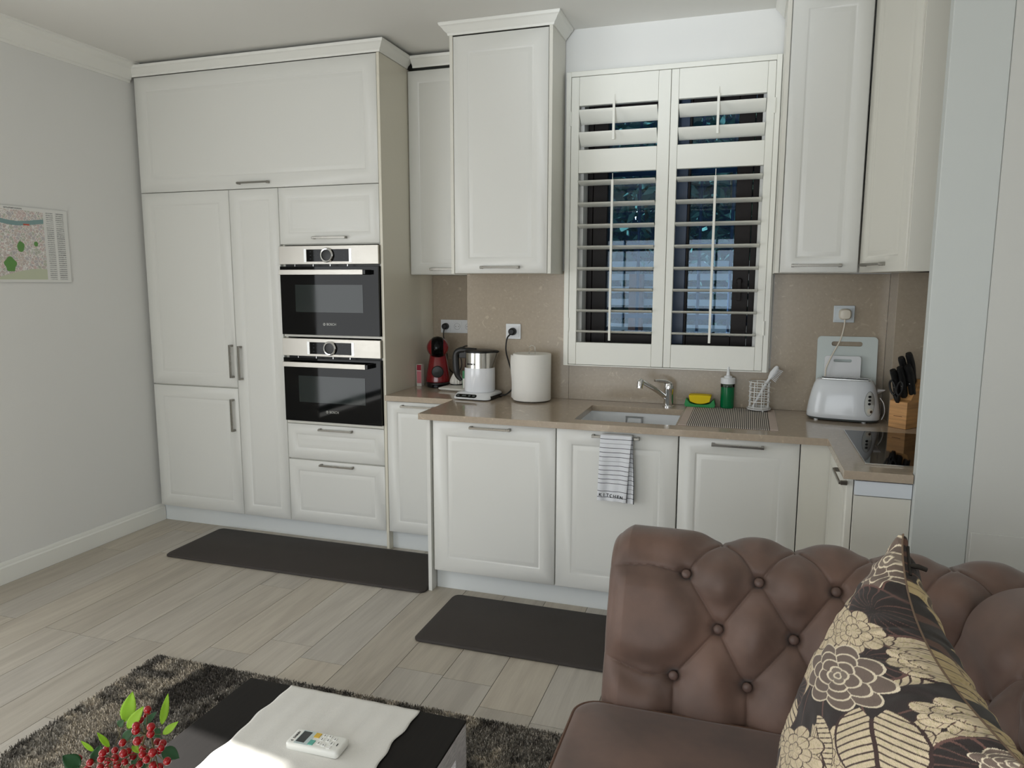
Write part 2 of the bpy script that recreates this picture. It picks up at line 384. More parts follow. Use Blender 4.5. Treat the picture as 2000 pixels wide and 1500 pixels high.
bm = MB(); bm.box(XC+.001,XD-.001,YT+.022,.46,Z0,.715); bm.box(XC+.001,XD-.001,YT+.022,.46,1.75,2.071); bm.box(XC+.001,XC+.018,YT+.022,.46,.715,1.75); bm.box(XD-.018,XD-.001,YT+.022,.46,.715,1.75); bm.box(XC+.018,XD-.018,.43,.46,.715,1.75)
bm.box(XC+.006,XD-.002,YT-.002,.1,.715,.732); bm.box(XC+.006,XD-.002,YT+.002,.1,1.226,1.238)
obj('body', bm, LACW, t)
d = door('flap_door', XC, XD, 1.752, 2.073, YT, t, .06); handle((1.336, YT, 1.787), UX, FN, .215, d)
d = door('drawer', XC, XD, .499, .712, YT, t, .058); handle((1.336, YT, .685), UX, FN, .22, d)
d = door('drawer', XC, XD, Z0, .495, YT, t, .062); handle((1.336, YT, .472), UX, FN, .22, d)
t = obj('end_panel', B(XD+.001, XD2, YT-.001, .462, .001, 2.747), CREAM, bevel=.001); tag(t, 'tall cream side panel closing the oven cabinet beside the coffee corner', 'panel')
# crowns (mitred mouldings swept along a plan path)
CRP = [(0,0),(.006,0),(.009,.010),(.012,.013),(.020,.020),(.030,.034),(.036,.040),(.040,.042),(.044,.050),(.044,.056),(0,.056)]
def crown(path, z, flip=1):
    mb = MB(); P = [Vector((a, b, 0)) for a, b in path]; rs = []
    for i, p in enumerate(P):
        d0 = (P[i]-P[i-1]).normalized() if i else (P[1]-P[0]).normalized()
        d1 = (P[i+1]-P[i]).normalized() if i < len(P)-1 else d0
        n0 = Vector((d0.y, -d0.x, 0)); n1 = Vector((d1.y, -d1.x, 0)); n = (n0+n1).normalized(); k = 1/max(n.dot(n0), .3)
        rs.append([tuple(p+n*a*k+Vector((0,0,z+b))) for a, b in CRP])
    mb.rings(rs); return mb
t = obj('crown_moulding', crown([(XA-.02, YT), (XD2, YT), (XD2, .128)], 2.748), TRIM, ang=28); tag(t, 'white crown moulding on top of the tall fridge and oven cabinets', 'moulding', None)
# ovens
def oven(z0, z1, label, zf):
    t = thing('oven', label, 'oven', (1.33,-.1,z0)); x0, x1 = 1.010, 1.645; y = YT-.022; xm = (x0+x1)/2
    obj('body', B(x0+.015, x1-.015, YT+.02, .40, z0+.004, z1-.004), BLK, t)
    fa = obj('control_panel', B(x0, x1, y, YT+.02, zf, z1), STEEL, t, bevel=.0015)
    zc = (zf+z1)/2-.002
    dp = obj('display', B(xm-.135, xm+.135, y-.002, y, zc-.035, zc+.033), BGLASS, fa, bevel=.001)
    for q in (-.152, .137): obj('display_trim', B(xm+q, xm+q+.015, y-.0015, y, zc-.038, zc+.036), ALU, fa)
    mb = MB(); mb.M = frame((xm, y-.002, zc), (1,0,0), (0,0,1)); mb.lathe([(.030,0),(.041,0),(.041,.010),(.037,.013),(.031,.012),(.030,.004),(.030,0)], seg=40)
    k = obj('dial_ring', mb, CHROME, fa, ang=30)
    mb = MB(); mb.M = frame((xm, y-.002, zc), (1,0,0), (0,0,1)); mb.lathe([(.0295,0),(.0295,.007),(.02,.008)], seg=32); obj('dial_face', mb, SCR if False else BLK, fa)
    for sx in (-1, 1):
        mb = MB()
        for i in range(3):
            for q in (-1, 0, 1): mb.box(xm+sx*(.06+i*.024)-.004, xm+sx*(.06+i*.024)+.004, y-.0025, y-.0019, zc+q*.02-.0012, zc+q*.02+.0012)
        obj('touch_marks', mb, bpy.data.materials.get('dim_print') or mat('dim_print', (60,66,74), .5), fa)
    dr = obj('oven_door', B(x0+.002, x1-.001, y, YT+.018, z0, zf-.012), BGLASS, t, bevel=.0015)
    for q in (.10,.22,.33,.44): obj('vent_rib', B(x0+q,x0+q+.004,y+.002,y+.01,zf-.0115,zf-.0005), ALU, t)
    h = z1-z0
    obj('window', B(x0+.10, x1-.10, y-.0012, y-.0002, zf-.115-.155, zf-.115), OWIN, dr)
    hb = MB(); hz = zf-.045; hb.box(x0+.030, x1-.070, y-.052, y-.038, hz-.014, hz+.014); hb.box(x1-.070, x1-.055, y-.05, y, hz-.012, hz+.012); hb.box(x0+.032, x0+.048, y-.04, y, hz-.012, hz+.012)
    hb.m = [0]*6+[1]*12
    obj('door_handle', hb, [STEEL, BLK], dr, bevel=.0015)
    text('logo_lettering', 'BOSCH', .019, frame((xm+.012, y-.0008, z0+.062), (1,0,0), (0,0,1)), SILV, dr)
    mb = MB(); mb.M = frame((xm-.034, y-.0004, z0+.062), (1,0,0), (0,0,1)); mb.lathe([(.0055,0),(.0075,0),(.0075,.0006),(.0055,.0006),(.0055,0)], seg=20); mb.box(-.0008,.0008,-.006,.006,0,.0005)
    obj('logo_emblem', mb, SILV, dr)
oven(1.240, 1.743, 'upper built-in black glass oven with steel control panel and round dial', 1.640)
oven(.733, 1.218, 'lower built-in black glass oven, directly above the drawers', 1.117)
# plinths
t = obj('plinth', B(.0, 2.112, -.155, -.14, .0, .110), PLI); tag(t, 'pale plinth board under the tall fridge and oven cabinets', 'plinth')
t = obj('plinth', B(2.134, 3.98, -.585, -.57, .0, .110), PLI); tag(t, 'pale plinth board under the sink base cabinets', 'plinth')

# ------------------------------------------------------------------ base units
ZT = .878; YBF = -.643
t = thing('base_cabinet', 'narrow white base cabinet between the oven cabinet and the projecting base run', 'cabinet', (1.88,.1,Z0))
body(XD2, 2.09, Z0, ZT, YT+.022, .44, t); d = door('door', XD2, 2.09, Z0, ZT, YT, t, .06); handle((1.86, YT, .853), UX, FN, .20, d)
t = obj('end_panel', B(2.112, 2.131, YBF-.002, -.001, .0, ZT), LAC, bevel=.001); tag(t, 'white end panel at the left corner of the projecting base run', 'panel')
t = thing('dishwasher_cabinet', 'white base cabinet with a single door, leftmost of the projecting run', 'cabinet', (2.45,-.3,Z0))
body(2.133, 2.764, Z0, ZT, YBF+.022, -.002, t); d = door('door', 2.144, 2.764, Z0, ZT, YBF, t, .07); handle((2.445, YBF, .853), UX, FN, .205, d)
t = thing('sink_cabinet', 'white base cabinet under the sink with the striped towel on its handle', 'cabinet', (3.04,-.3,Z0))
bm = MB(); bm.box(2.766,3.317,YBF+.022,-.002,Z0,.66); bm.box(2.766,3.317,YBF+.022,YBF+.036,.66,ZT); bm.box(2.766,2.785,YBF+.036,-.002,.66,ZT); bm.box(3.31,3.317,YBF+.036,-.002,.66,ZT)
obj('body', bm, LACW, t); d = door('door', 2.766, 3.318, Z0, ZT, YBF, t, .07); handle((3.043, YBF, .853), UX, FN, .215, d)
t = thing('base_cabinet', 'white base cabinet below the ribbed drying mat, right of the sink cabinet', 'cabinet', (3.57,-.3,Z0))
body(3.319, 3.817, Z0, ZT, YBF+.022, -.002, t); d = door('door', 3.320, 3.817, Z0, ZT, YBF, t, .068); handle((3.566, YBF, .850), UX, FN, .215, d)
t = obj('filler_panel', B(3.819, 3.949, YBF, YBF+.018, Z0, ZT), LACW, bevel=.001); tag(t, 'plain white corner filler beside the base cabinet under the drying mat', 'panel')
t = thing('hob_cabinet', 'white base cabinet under the hob facing left with a nickel handle', 'cabinet', (4.2,-.9,Z0))
obj('body', B(3.955, 4.6, -1.172, -.60, Z0, ZT), LACW, t)
mb = MB(); mb.slab((3.932, -.645, Z0+.002), (0,-1,0), (-1,0,0), .530, ZT-Z0-.004, loops(.06), .02); d = obj('door', mb, LACW, t, ang=50)
handle((3.932, -1.09, .862), (0,-1,0), (-1,0,0), .2, d)
t = thing('end_panel', 'plain white end panel of the hob cabinet with a pale strip under the worktop', 'panel', (4.04,-1.18,.0))
obj('panel', B(3.955, 4.129, -1.192, -1.174, .0, .823), LACW, t, bevel=.001); obj('strip', B(3.955, 4.129, -1.196, -1.174, .826, .876), mat('strip_pvc', (226,232,238), .3), t, bevel=.001)
# worktop in one L-shaped slab with the sink cut-out
xs = [XD2+.001, 2.083, 2.093, 2.835, 3.297, 3.916, 4.1285, 4.6]; ys = [-1.207, -1.172, -.678, -.585, -.225, -.165, -.001, .462]
def filled(i, j):
    xm, ym = (xs[i]+xs[i+1])/2, (ys[j]+ys[j+1])/2
    if xm < 2.083: return ym > -.225
    if ym > 0: return False if xm > 2.093 else True
    if ym < -1.172: return 3.916 < xm < 4.1285
    if ym < -.678: return xm > 3.916
    if 2.835 < xm < 3.297 and -.585 < ym < -.165: return False
    if xm > 4.22 and ym > -.165: return True
    return True
vid = {}; mb = MB(); z0, z1 = .881, .911
def V(i, j, z):
    k = (i, j, z)
    if k not in vid: vid[k] = len(mb.v); mb.v.append((xs[i], ys[j], z))
    return vid[k]
nx, ny = len(xs)-1, len(ys)-1
for i in range(nx):
    for j in range(ny):
        if not filled(i, j): continue
        mb.f.append((V(i,j,z1),V(i+1,j,z1),V(i+1,j+1,z1),V(i,j+1,z1))); mb.f.append((V(i,j,z0),V(i,j+1,z0),V(i+1,j+1,z0),V(i+1,j,z0)))
        for (a, b), (p, q) in (((i-1,j),((i,j+1),(i,j))), ((i+1,j),((i+1,j),(i+1,j+1))), ((i,j-1),((i,j),(i+1,j))), ((i,j+1),((i+1,j+1),(i,j+1)))):
            if not (0 <= a < nx and 0 <= b < ny and filled(a, b)):
                mb.f.append((V(*p,z0),V(*q,z0),V(*q,z1),V(*p,z1)))
mb.m = [0]*len(mb.f)
t = obj('worktop', mb, TOP, bevel=.0015, ang=30); tag(t, 'taupe quartz worktop running from the coffee corner around to the hob', 'worktop')
# splashbacks
t = obj('splashback_panel', B(XD2+.001, 2.088, .452, .462, .912, 1.583), SPLASH); tag(t, 'taupe splashback in the recessed coffee corner behind the triple socket', 'splashback')
t = obj('splashback_panel', B(2.082, 2.6705, -.0105, -.001, .912, 1.60), SPLASH); tag(t, 'taupe splashback behind the kettle and the kitchen roll', 'splashback')
t = obj('splashback_panel', B(2.672, 3.70, -.0105, -.001, .912, 1.115), SPLASH); tag(t, 'low taupe splashback strip below the shuttered window', 'splashback')
t = obj('splashback_panel', B(3.7015, 4.212, -.0105, -.001, .912, 1.583), SPLASH); tag(t, 'taupe splashback behind the toaster and the chopping board', 'splashback')
t = obj('splashback_panel', MB().box(4.213, 4.6, -.2065, -.197, .912, 1.60).box(4.213, 4.223, -.196, -.011, .912, 1.60), SPLASH, bevel=.001); tag(t, 'dark taupe splashback behind the knife block in the right corner', 'splashback')

# ------------------------------------------------------------------ wall cupboards
ZU = 1.585
t = thing('wall_cupboard', 'recessed white wall cupboard above the coffee corner, between oven cabinet and taller cupboard', 'cupboard', (1.88,.3,ZU))
obj('body', B(XD2+.002, 2.088, .15, .461, ZU, 2.74), LACW, t); d = door('door', 1.668, 2.06, ZU, 2.735, .128, t, .06); handle((1.90, .128, 1.617), UX, FN, .2, d)
t = obj('crown_moulding', crown([(XD2+.04, .128), (2.088, .128)], 2.748), TRIM, ang=28); tag(t, 'short crown moulding above the recessed wall cupboard', 'moulding')
YU = -.266
t = thing('wall_cupboard', 'tall white wall cupboard left of the shuttered window, standing furthest forward', 'cupboard', (2.36,-.13,ZU))
bm = MB(); bm.box(2.094, 2.111, YU, -.012, ZU, 2.765); bm.box(2.615, 2.632, YU, -.012, ZU, 2.765); bm.box(2.111, 2.615, YU+.024, -.012, ZU+.001, 2.765)
obj('body', bm, LACW, t); d = door('door', 2.112, 2.614, ZU, 2.762, YU-.001, t, .075); handle((2.365, YU, 1.617), UX, FN, .21, d)
t = obj('crown_moulding', crown([(2.094, -.02), (2.094, YU), (2.632, YU), (2.632, -.02)], 2.765), TRIM, ang=28); tag(t, 'crown moulding on the tall wall cupboard left of the window', 'moulding')
YV = -.33
t = thing('wall_cupboard', 'white wall cupboard just right of the shuttered window', 'cupboard', (3.86,-.16,ZU))
bm = MB(); bm.box(3.688, 3.706, YV, -.012, ZU, 2.765); bm.box(3.706, 4.032, YV+.024, -.012, ZU, 2.765)
obj('body', bm, LACW, t); d = door('door', 3.708, 4.030, ZU, 2.762, YV-.001, t, .062); handle((3.86, YV, 1.617), UX, FN, .205, d)
t = obj('crown_moulding', crown([(3.688, -.02), (3.688, YV), (4.03, YV)], 2.765), TRIM, ang=28); tag(t, 'crown moulding on the wall cupboard right of the window', 'moulding')
t = thing('corner_cupboard', 'white angled corner wall cupboard above the knife block', 'cupboard', (4.2,-.4,ZU))
Pa, Pb = Vector((4.034,-.335,0)), Vector((4.136,-.745,0)); U = (Pb-Pa).normalized(); Nn = Vector((U.y, -U.x, 0))
bm = MB(); bm.prism([(4.056,-.325),(4.158,-.738),(4.22,-.738),(4.22,-.215),(4.056,-.215)], lambda a,b,h: (a,b,h), ZU, 2.765); obj('body', bm, LACW, t)
mb = MB(); mb.slab((Pa.x, Pa.y, ZU), tuple(U), tuple(Nn), (Pb-Pa).length, 1.178, loops(.06), .02); d = obj('door', mb, LACW, t, ang=50)
cc = Pa+U*.16+Vector((0,0,1.617)); handle(tuple(cc), tuple(U), tuple(Nn), .19, d)
t = obj('filler_panel', B(4.142, 4.62, -.765, -.747, ZU, 2.765), LACW, bevel=.001); tag(t, 'narrow cream filler panel between the corner wall cupboard and the pier', 'panel')
t = obj('filler_panel', B(4.24, 4.62, -.74, -.215, ZU+.002, ZU+.02), DARK); tag(t, 'underside board, shade painted dark, behind the cream filler panel above the hob', 'panel')  # shadow under the wall cupboards, painted as a near-black board

# ------------------------------------------------------------------ window
w = struct('window_1', MB().box(WX0+.001,WX0+.03,.10,.17,WZ0+.001,WZ1-.001).box(WX1-.03,WX1-.001,.10,.17,WZ0+.001,WZ1-.001).box(WX0+.03,WX1-.03,.10,.17,WZ0+.001,WZ0+.03).box(WX0+.03,WX1-.03,.10,.17,WZ1-.03,WZ1-.001), WINF, bevel=.003)
def sash(x0, x1, wl_, wr_, mr):
    mb = MB(); mb.box(x0,x0+wl_,.095,.155,WZ0+.032,WZ1-.032); mb.box(x1-wr_,x1,.095,.155,WZ0+.032,WZ1-.032); mb.box(x0+wl_,x1-wr_,.095,.155,WZ0+.032,WZ0+.085); mb.box(x0+wl_,x1-wr_,.095,.155,WZ1-.085,WZ1-.032)
    s = obj('window_sash', mb, WINF, w, bevel=.004)
    mb = MB(); mb.box(x0+wl_,x1-wr_,.118,.122,WZ0+.085,WZ1-.085); mb.box(x0+wl_,x1-wr_,.134,.138,WZ0+.085,WZ1-.085)
    obj('pane', mb, GLASS, s); return s
sash(WX0+.032, 3.222, .078, .05, 0); s2 = sash(3.224, WX1-.032, .05, .078, 0)
obj('meeting_stile', B(3.205, 3.262, .08, .094, WZ0+.04, WZ1-.04), WINB, w, bevel=.003)  # blue backlight on the dark stile is painted into its colour
mb = MB(); mb.M = frame((3.535,.094,1.55),(1,0,0),(0,0,1)); mb.lathe([(.016,0),(.016,.008),(.008,.012),(.008,.03)],seg=16); mb.box(-.009,.009,-.10,.01,.03,.042)
obj('window_handle', mb, WINF, w, bevel=.002)
obj('inner_sill', B(WX0+.001, WX1-.001, .001, .094, WZ0-.0005, WZ0+.012), WINF, w)
# shutters
fr = MB(); x0, x1, z0, z1 = 2.651, 3.685, 1.100, 2.600
for a in ((x0,x0+.024,z0,z1),(x1-.024,x1,z0,z1),(x0+.024,x1-.024,z1-.024,z1),(x0+.024,x1-.024,z0,z0+.006)): fr.box(a[0],a[1],-.055,-.001,a[2],a[3])
for a in ((x0-.008,x0,z0,z1+.008),(x1,x1+.008,z0,z1+.008),(x0,x1,z1,z1+.008)): fr.box(a[0],a[1],-.03,-.0015,a[2],a[3])
t = obj('shutter_frame', fr, SHUT, bevel=.002); tag(t, 'white moulded frame around the pair of window shutters', 'frame')
def shutter(x0, x1, sl_, sr_, zo, label, side):
    t = thing('window_shutter', label, 'shutter', ((x0+x1)/2,-.04,z0+.008), 'window shutters')
    za, zb = z0+.008, z1-.027; ya, yb = -.056, -.026
    for a, b in ((x0,x0+sl_),(x1-sr_,x1)): obj('stile', B(a,b,ya,yb,za,zb), SHUT, t, bevel=.003)
    for a, b in ((za,1.226),(2.100,2.215),(2.432,zb)): obj('rail', B(x0+sl_+.0006,x1-sr_-.0006,ya+.001,yb-.001,a,b), SHUT, t, bevel=.0015)
    xa, xb = x0+sl_+.003, x1-sr_-.003; xm = x0+sl_+.465*(xb-xa)+.003
    def louvre(z, ang, k):
        mb = MB(); n = 14; poly = [(.0445*math.cos(2*PI*i/n), .0058*math.sin(2*PI*i/n)) for i in range(n)]
        ca, sa = math.cos(ang), math.sin(ang)
        mb.prism([(a*ca-b*sa, a*sa+b*ca) for a, b in poly], lambda a,b,h: (h, -.040+a, z+b), xa, xb)
        obj('louvre', mb, SHUT, t, ang=60)
    top_ang = (.78 if side == 0 else .58)
    for z in (2.378, 2.268): louvre(z, -top_ang, 0)
    for i in range(8): louvre(2.050-.1095*i, -(.16 if side == 0 else .14)+.006*i, 1)
    for (a, b) in ((2.455, 2.25), (2.075, 1.242)):
        obj('tilt_rod', B(xm-.006, xm+.006, -.098, -.088, b, a-.02).box(xm-.0015, xm+.0015, -.092, -.089, a-.02, a+.012), SHUT, t, bevel=.002)
    hx = x0-.001 if side == 0 else x1+.001
    for z in (2.37, 1.32): obj('hinge', MB().cyl((hx,-.058,z-.035),(hx,-.058,z+.035),.0045,seg=12), SHUT, t)
shutter(2.677, 3.176, .041, .060, 0, 'left louvred white window shutter, nearer the tall wall cupboard', 0)
shutter(3.178, 3.660, .037, .036, 0, 'right louvred white window shutter, nearer the toaster', 1)
# outside: grille, hedge, garden wall
t = thing('window_grille', 'dark blue metal bars outside the kitchen window', 'grille', (3.17,.42,1.1))
for x in (2.80, 2.97, 3.14, 3.31, 3.48): obj('bar', MB().cyl((x,.42,1.1),(x,.42,2.6),.009,seg=10), WINB, t)
for z in (1.35, 1.75, 2.15): obj('cross_bar', B(2.60,3.75,.412,.428,z-.012,z+.012), WINB, t)
gt = obj('garden_wall', B(-1.0,6.2,4.6,4.75,-.5,3.4), mat('blue_grey_render', (64,84,116), .9, var=.15, vscale=1.5)); tag(gt, 'blue-grey garden wall outside behind the hedge', 'wall')
gp = obj('garden_post', B(2.55,2.67,2.8,2.92,-.5,1.62), BRICK); tag(gp, 'red-brown post outside at the end of the made-up white slats', 'post')
t = thing('reflection_slats', 'made-up white slats outside, imitating louvres reflected in the window panes', 'fence', (2.6,3.0,-.5))  # made-up slats standing in for shutter louvres reflected in the glass
for k in range(13): obj('slat', B(-.5,5.6,2.98,3.0,.30+k*.115,.30+k*.115+.058), EXTW, t)
for x in (-.4,1.2,2.8,4.4): obj('post', B(x,x+.06,3.0,3.05,-.5,1.86), WINB, t)
gg = obj('garden_ground', B(-1,7,.62,9,-.52,-.5), mat('ground_paving', (150,150,146), .9, var=.15, vscale=3)); gg['kind'] = 'structure'
t = thing('hedge', 'green leafy hedge outside the kitchen window', 'hedge', (2.8,2.4,-.5))
rg = np.random.default_rng(5); mb = MB(); mbt = MB()
for k in range(15000):
    x = -1.6+rg.random()*6.0; y = 3.3+rg.random()*1.0; z = .2+rg.random()*4.0
    if z > 1.7 and rg.random() < .25: y -= 1.36
    a, b = rg.random()*2*PI, rg.normal()*.6; u = Vector((math.cos(a)*math.cos(b), math.sin(a)*math.cos(b), math.sin(b))); v_ = u.cross(Vector((rg.normal(), rg.normal(), rg.normal()))).normalized()
    s_ = .045+.05*rg.random(); c = Vector((x, y, z))
    mb.add([tuple(c-u*s_), tuple(c+v_*s_*.4), tuple(c+u*s_), tuple(c-v_*s_*.4)], [(0,1,2,3)])
for k in range(14): mbt.tube(smooth([(-1.2+k*.42,3.7,-.5),(-1.15+k*.42,3.8,.8),(-1.25+k*.42,3.75,2.8)],4),.02,8)
o = obj('foliage', mb, mat('hedge_leaf', (72,106,98), .2, var=.4, vscale=2), t); o['kind'] = 'stuff'
obj('stem', mbt, STEM, t)
# ------------------------------------------------------------------ hob, sink, tap
t = thing('induction_hob', 'black glass hob with a thin metal edge in the right part of the worktop', 'hob', (4.27,-.785,.911))
obj('glass_plate', B(4.000,4.545,-1.090,-.481,.9112,.916), BGLASS, t, bevel=.0008)
mb = MB(); mb.box(3.9965,3.9995,-1.0935,-.478,.9112,.9168); obj('metal_edge', mb, ALU, t)
mb = MB(); mb.box(3.9965,4.5485,-1.0985,-1.0935,.9112,.9172); obj('metal_edge', mb, CHROME, t, bevel=.001)
t = thing('kitchen_sink', 'white undermounted sink basin with a rectangular overflow', 'sink', (3.066,-.375,.70))
x0, x1, y0, y1 = 2.828, 3.302, -.590, -.160
mb = MB(); r_ = []
def rr(x0, x1, y0, y1, r, z, n=5):
    out = []
    for cx, cy, a0 in ((x1-r,y0+r,-PI/2),(x1-r,y1-r,0),(x0+r,y1-r,PI/2),(x0+r,y0+r,PI)):
        for i in range(n+1): a = a0+PI/2*i/n; out.append((cx+r*math.cos(a), cy+r*math.sin(a), z))
    return out
mb.rings([rr(x0-.004,x1+.004,y0-.004,y1+.004,.03,.8805), rr(x0-.004,x1+.004,y0-.004,y1+.004,.03,.70), rr(x0-.004,x1+.004,y0-.004,y1+.004,.03,.696)], cap=False)
mb.rings([rr(x0-.004,x1+.004,y0-.004,y1+.004,.03,.8805), rr(x0,x1,y0,y1,.025,.8805), rr(x0+.006,x1-.006,y0+.006,y1-.006,.03,.72), rr(x0+.03,x1-.03,y0+.03,y1-.03,.03,.705), rr(x0+.2,x1-.2,y0+.18,y1-.18,.01,.702)], cap=False)
mb.add([(x0+.15,y0+.13,.701),(x1-.15,y0+.13,.701),(x1-.15,y1-.13,.701),(x0+.15,y1-.13,.701)], [(0,1,2,3)])
obj('basin', mb, SINKM, t)
mb = MB(); mb.lathe([(.0,.0),(.04,0),(.045,.003),(.03,.004),(.0,.002)], (3.066,-.375,.702), 24); obj('drain', mb, CHROME, t)
mb = MB(); yy = y1-.0045
for a in ((3.010,3.100,.858,.864),(3.012,3.098,.823,.828),(3.012,3.017,.828,.858),(3.093,3.098,.828,.858)): mb.box(a[0],a[1],yy-.005,yy,a[2],a[3])
obj('overflow_frame', mb, CHROME, t)
obj('overflow_plate', B(3.021,3.089,yy-.004,yy,.832,.854), SINKM, t)
t = thing('kitchen_tap', 'chrome single-lever mixer tap behind the sink', 'tap', (3.215,-.085,.911))
obj('body', MB().lathe([(.0,0),(.030,0),(.030,.004),(.025,.008),(.0245,.075),(.026,.08),(.0265,.112),(.022,.122),(.0,.125)], (3.215,-.085,.9115), 28), CHROME, t)
sp = smooth([(3.205,-.09,.955),(3.165,-.135,.995),(3.125,-.19,1.030),(3.095,-.235,1.056)], 5)
obj('spout', MB().tube(sp, [.012]*len(sp), 16), CHROME, t)
mb = MB(); mb.tube([(3.098,-.232,1.058),(3.090,-.240,1.050),(3.088,-.243,1.022)], [.0145,.0165,.015], 18); obj('aerator', mb, CHROME, t)
mb = MB(); mb.tube([(3.222,-.085,1.030),(3.20,-.105,1.042),(3.165,-.135,1.049),(3.150,-.148,1.050)], [.012,.011,.008,.006], 12); obj('lever', mb, CHROME, t)
# ------------------------------------------------------------------ mat, sponge, soap, caddy
def ribbed():
    m = mat('ribbed_fabric', (196,182,170), .85, bump=.1); N = m.node_tree.nodes; L = m.node_tree.links
    tc = [n for n in N if n.type == 'TEX_COORD'][0]
    w_ = N.new('ShaderNodeTexWave'); w_.inputs['Scale'].default_value = 314.16/20/6.9*1.0; w_.wave_type = 'BANDS'; w_.bands_direction = 'X'
    w_.inputs['Scale'].default_value = 37; L.new(tc.outputs['Object'], w_.inputs[0])
    r = N.new('ShaderNodeValToRGB'); r.color_ramp.elements[0].position = .42; r.color_ramp.elements[0].color = lin((62,58,56)); r.color_ramp.elements[1].position = .58; r.color_ramp.elements[1].color = lin((214,206,196))
    L.new(w_.outputs[0], r.inputs[0]); L.new(r.outputs[0], N['Principled BSDF'].inputs['Base Color']); return m
t = thing('drying_mat', 'beige drying mat with dark ribs lying right of the sink', 'mat', (3.515,-.3,.911))
obj('ribbed_field', B(3.345,3.695,-.575,-.052,.9112,.9155), ribbed(), t, bevel=.001)
EDG = mat('mat_border', (198,182,172), .85)
for a, b in ((3.308,3.3445),(3.6955,3.730)): obj('border', B(a,b,-.575,-.052,.9112,.9155), EDG, t, bevel=.001)
zt = .9156
t = thing('sponge_holder', 'green plastic sponge cradle beside the tap', 'holder', (3.371,-.055,zt))
mb = MB(); poly = [(-.072,0),(.072,0),(.076,.012),(.070,.040),(.062,.036),(.050,.020),(.025,.014),(-.025,.014),(-.050,.020),(-.062,.036),(-.070,.040),(-.076,.012)]
mb.prism(poly, lambda a,b,h: (3.371+a, h, zt+b), -.088, -.030); obj('cradle', mb, GRN, t, bevel=.002)
mb = MB(); n = 12; top_ = []; bot = []
for i in range(n+1):
    a = -.056+.112*i/n; q = (a/.056)**2
    bot.append((a*.88, .017+.013*q*1.0)); top_.append((a, .060+.002*(1-q)))
mb.prism(bot+top_[::-1], lambda a,b,h: (3.371+a, h, zt+b), -.094, -.028)
t = obj('sponge', mb, YEL, bevel=.004, seg=3); tag(t, 'yellow sponge lying in the green cradle', 'sponge')
t = thing('soap_bottle', 'squeeze bottle of green washing-up liquid with a white nozzle', 'bottle', (3.503,-.055,zt))
c = (3.503,-.055,zt)
obj('liquid', MB().lathe([(0,.0006),(.031,.0006),(.0335,.004),(.0335,.108),(0,.108)], c, 28), GLQ, t)
obj('bottle_wall', MB().lathe([(.0338,.106),(.0345,.108),(.0345,.124),(.031,.128),(.031,.126),(.0335,.122),(.0335,.106)], c, 28), CLR, t)
mb = MB(); mb.lathe([(0,.124),(.0355,.124),(.0355,.150),(.033,.153),(.020,.154),(.020,.161),(.010,.165),(.006,.190),(.0035,.208),(0,.208)], c, 28, rfun=lambda a, z: 1+(.012*math.cos(24*a) if .12 < z < .152 else 0)); obj('cap', mb, WPL, t)
t = thing('utensil_caddy', 'white wire cup standing on the drying mat', 'caddy', (3.655,-.085,zt))
c = Vector((3.655,-.085,zt)); WW = mat('white_coated_wire', (232,232,230), .35)
def ringpts(r, z, n=36, cc=None): cc = cc or c; return [(cc.x+r*math.cos(2*PI*i/n), cc.y+r*math.sin(2*PI*i/n), cc.z+z) for i in range(n)]
for z in (.018,.046,.070,.094,.118,.142): obj('wire_ring', MB().tube(ringpts(.049 if z < .14 else .050, z), .0024, 8, closed=True), WW, t)
for k in range(8):
    a = 2*PI*(k+.3)/8; obj('wire_upright', MB().tube([(c.x+.0465*math.cos(a), c.y+.0465*math.sin(a), c.z+.008), (c.x+.0465*math.cos(a), c.y+.0465*math.sin(a), c.z+.142)], .0024, 8), WW, t)
obj('dish', MB().lathe([(0,.004),(.050,.004),(.056,.007),(.058,.013),(.055,.013),(.050,.009),(0,.008)], tuple(c), 32), WW, t)
for k in range(3):
    a = 2*PI*k/3+.9; obj('foot', MB().cyl((c.x+.05*math.cos(a), c.y+.05*math.sin(a), zt), (c.x+.05*math.cos(a), c.y+.05*math.sin(a), zt+.006), .004, seg=10), WW, t)
t = thing('dish_brush', 'white dish brush leaning out of the wire cup', 'brush', (3.63,-.10,zt+.012))
p0, p1, p2 = Vector((3.622,-.105,zt+.012)), Vector((3.690,-.075,1.060)), Vector((3.735,-.062,1.135))
hp = smooth([p0, p0.lerp(p1,.5), p1, p2], 6); obj('handle', MB().tube(hp, [.0035+.0035*min(1, i/6) for i in range(len(hp))], 12), WPL, t)
d_ = (p2-p1).normalized(); side = Vector((.86,-.1,-.5)).normalized()
mb = MB(); hd = p1.lerp(p2,.55); mb.tube([tuple(hd-d_*.030), tuple(hd), tuple(hd+d_*.035)], [.010,.016,.011], 14); obj('head', mb, WPL, t)
mb = MB(); v3 = d_.cross(side).normalized(); rb = random.Random(2)
for i in range(9):
    for j in range(5):
        q = hd+d_*(-.026+.0065*i)+v3*(-.011+.0055*j); mb.tube([tuple(q+side*.004), tuple(q+side*(.030+rb.random()*.004)+d_*(i-4)*.0012)], .0012, 5)
o = obj('bristles', mb, WPL, t); o['kind'] = 'stuff'
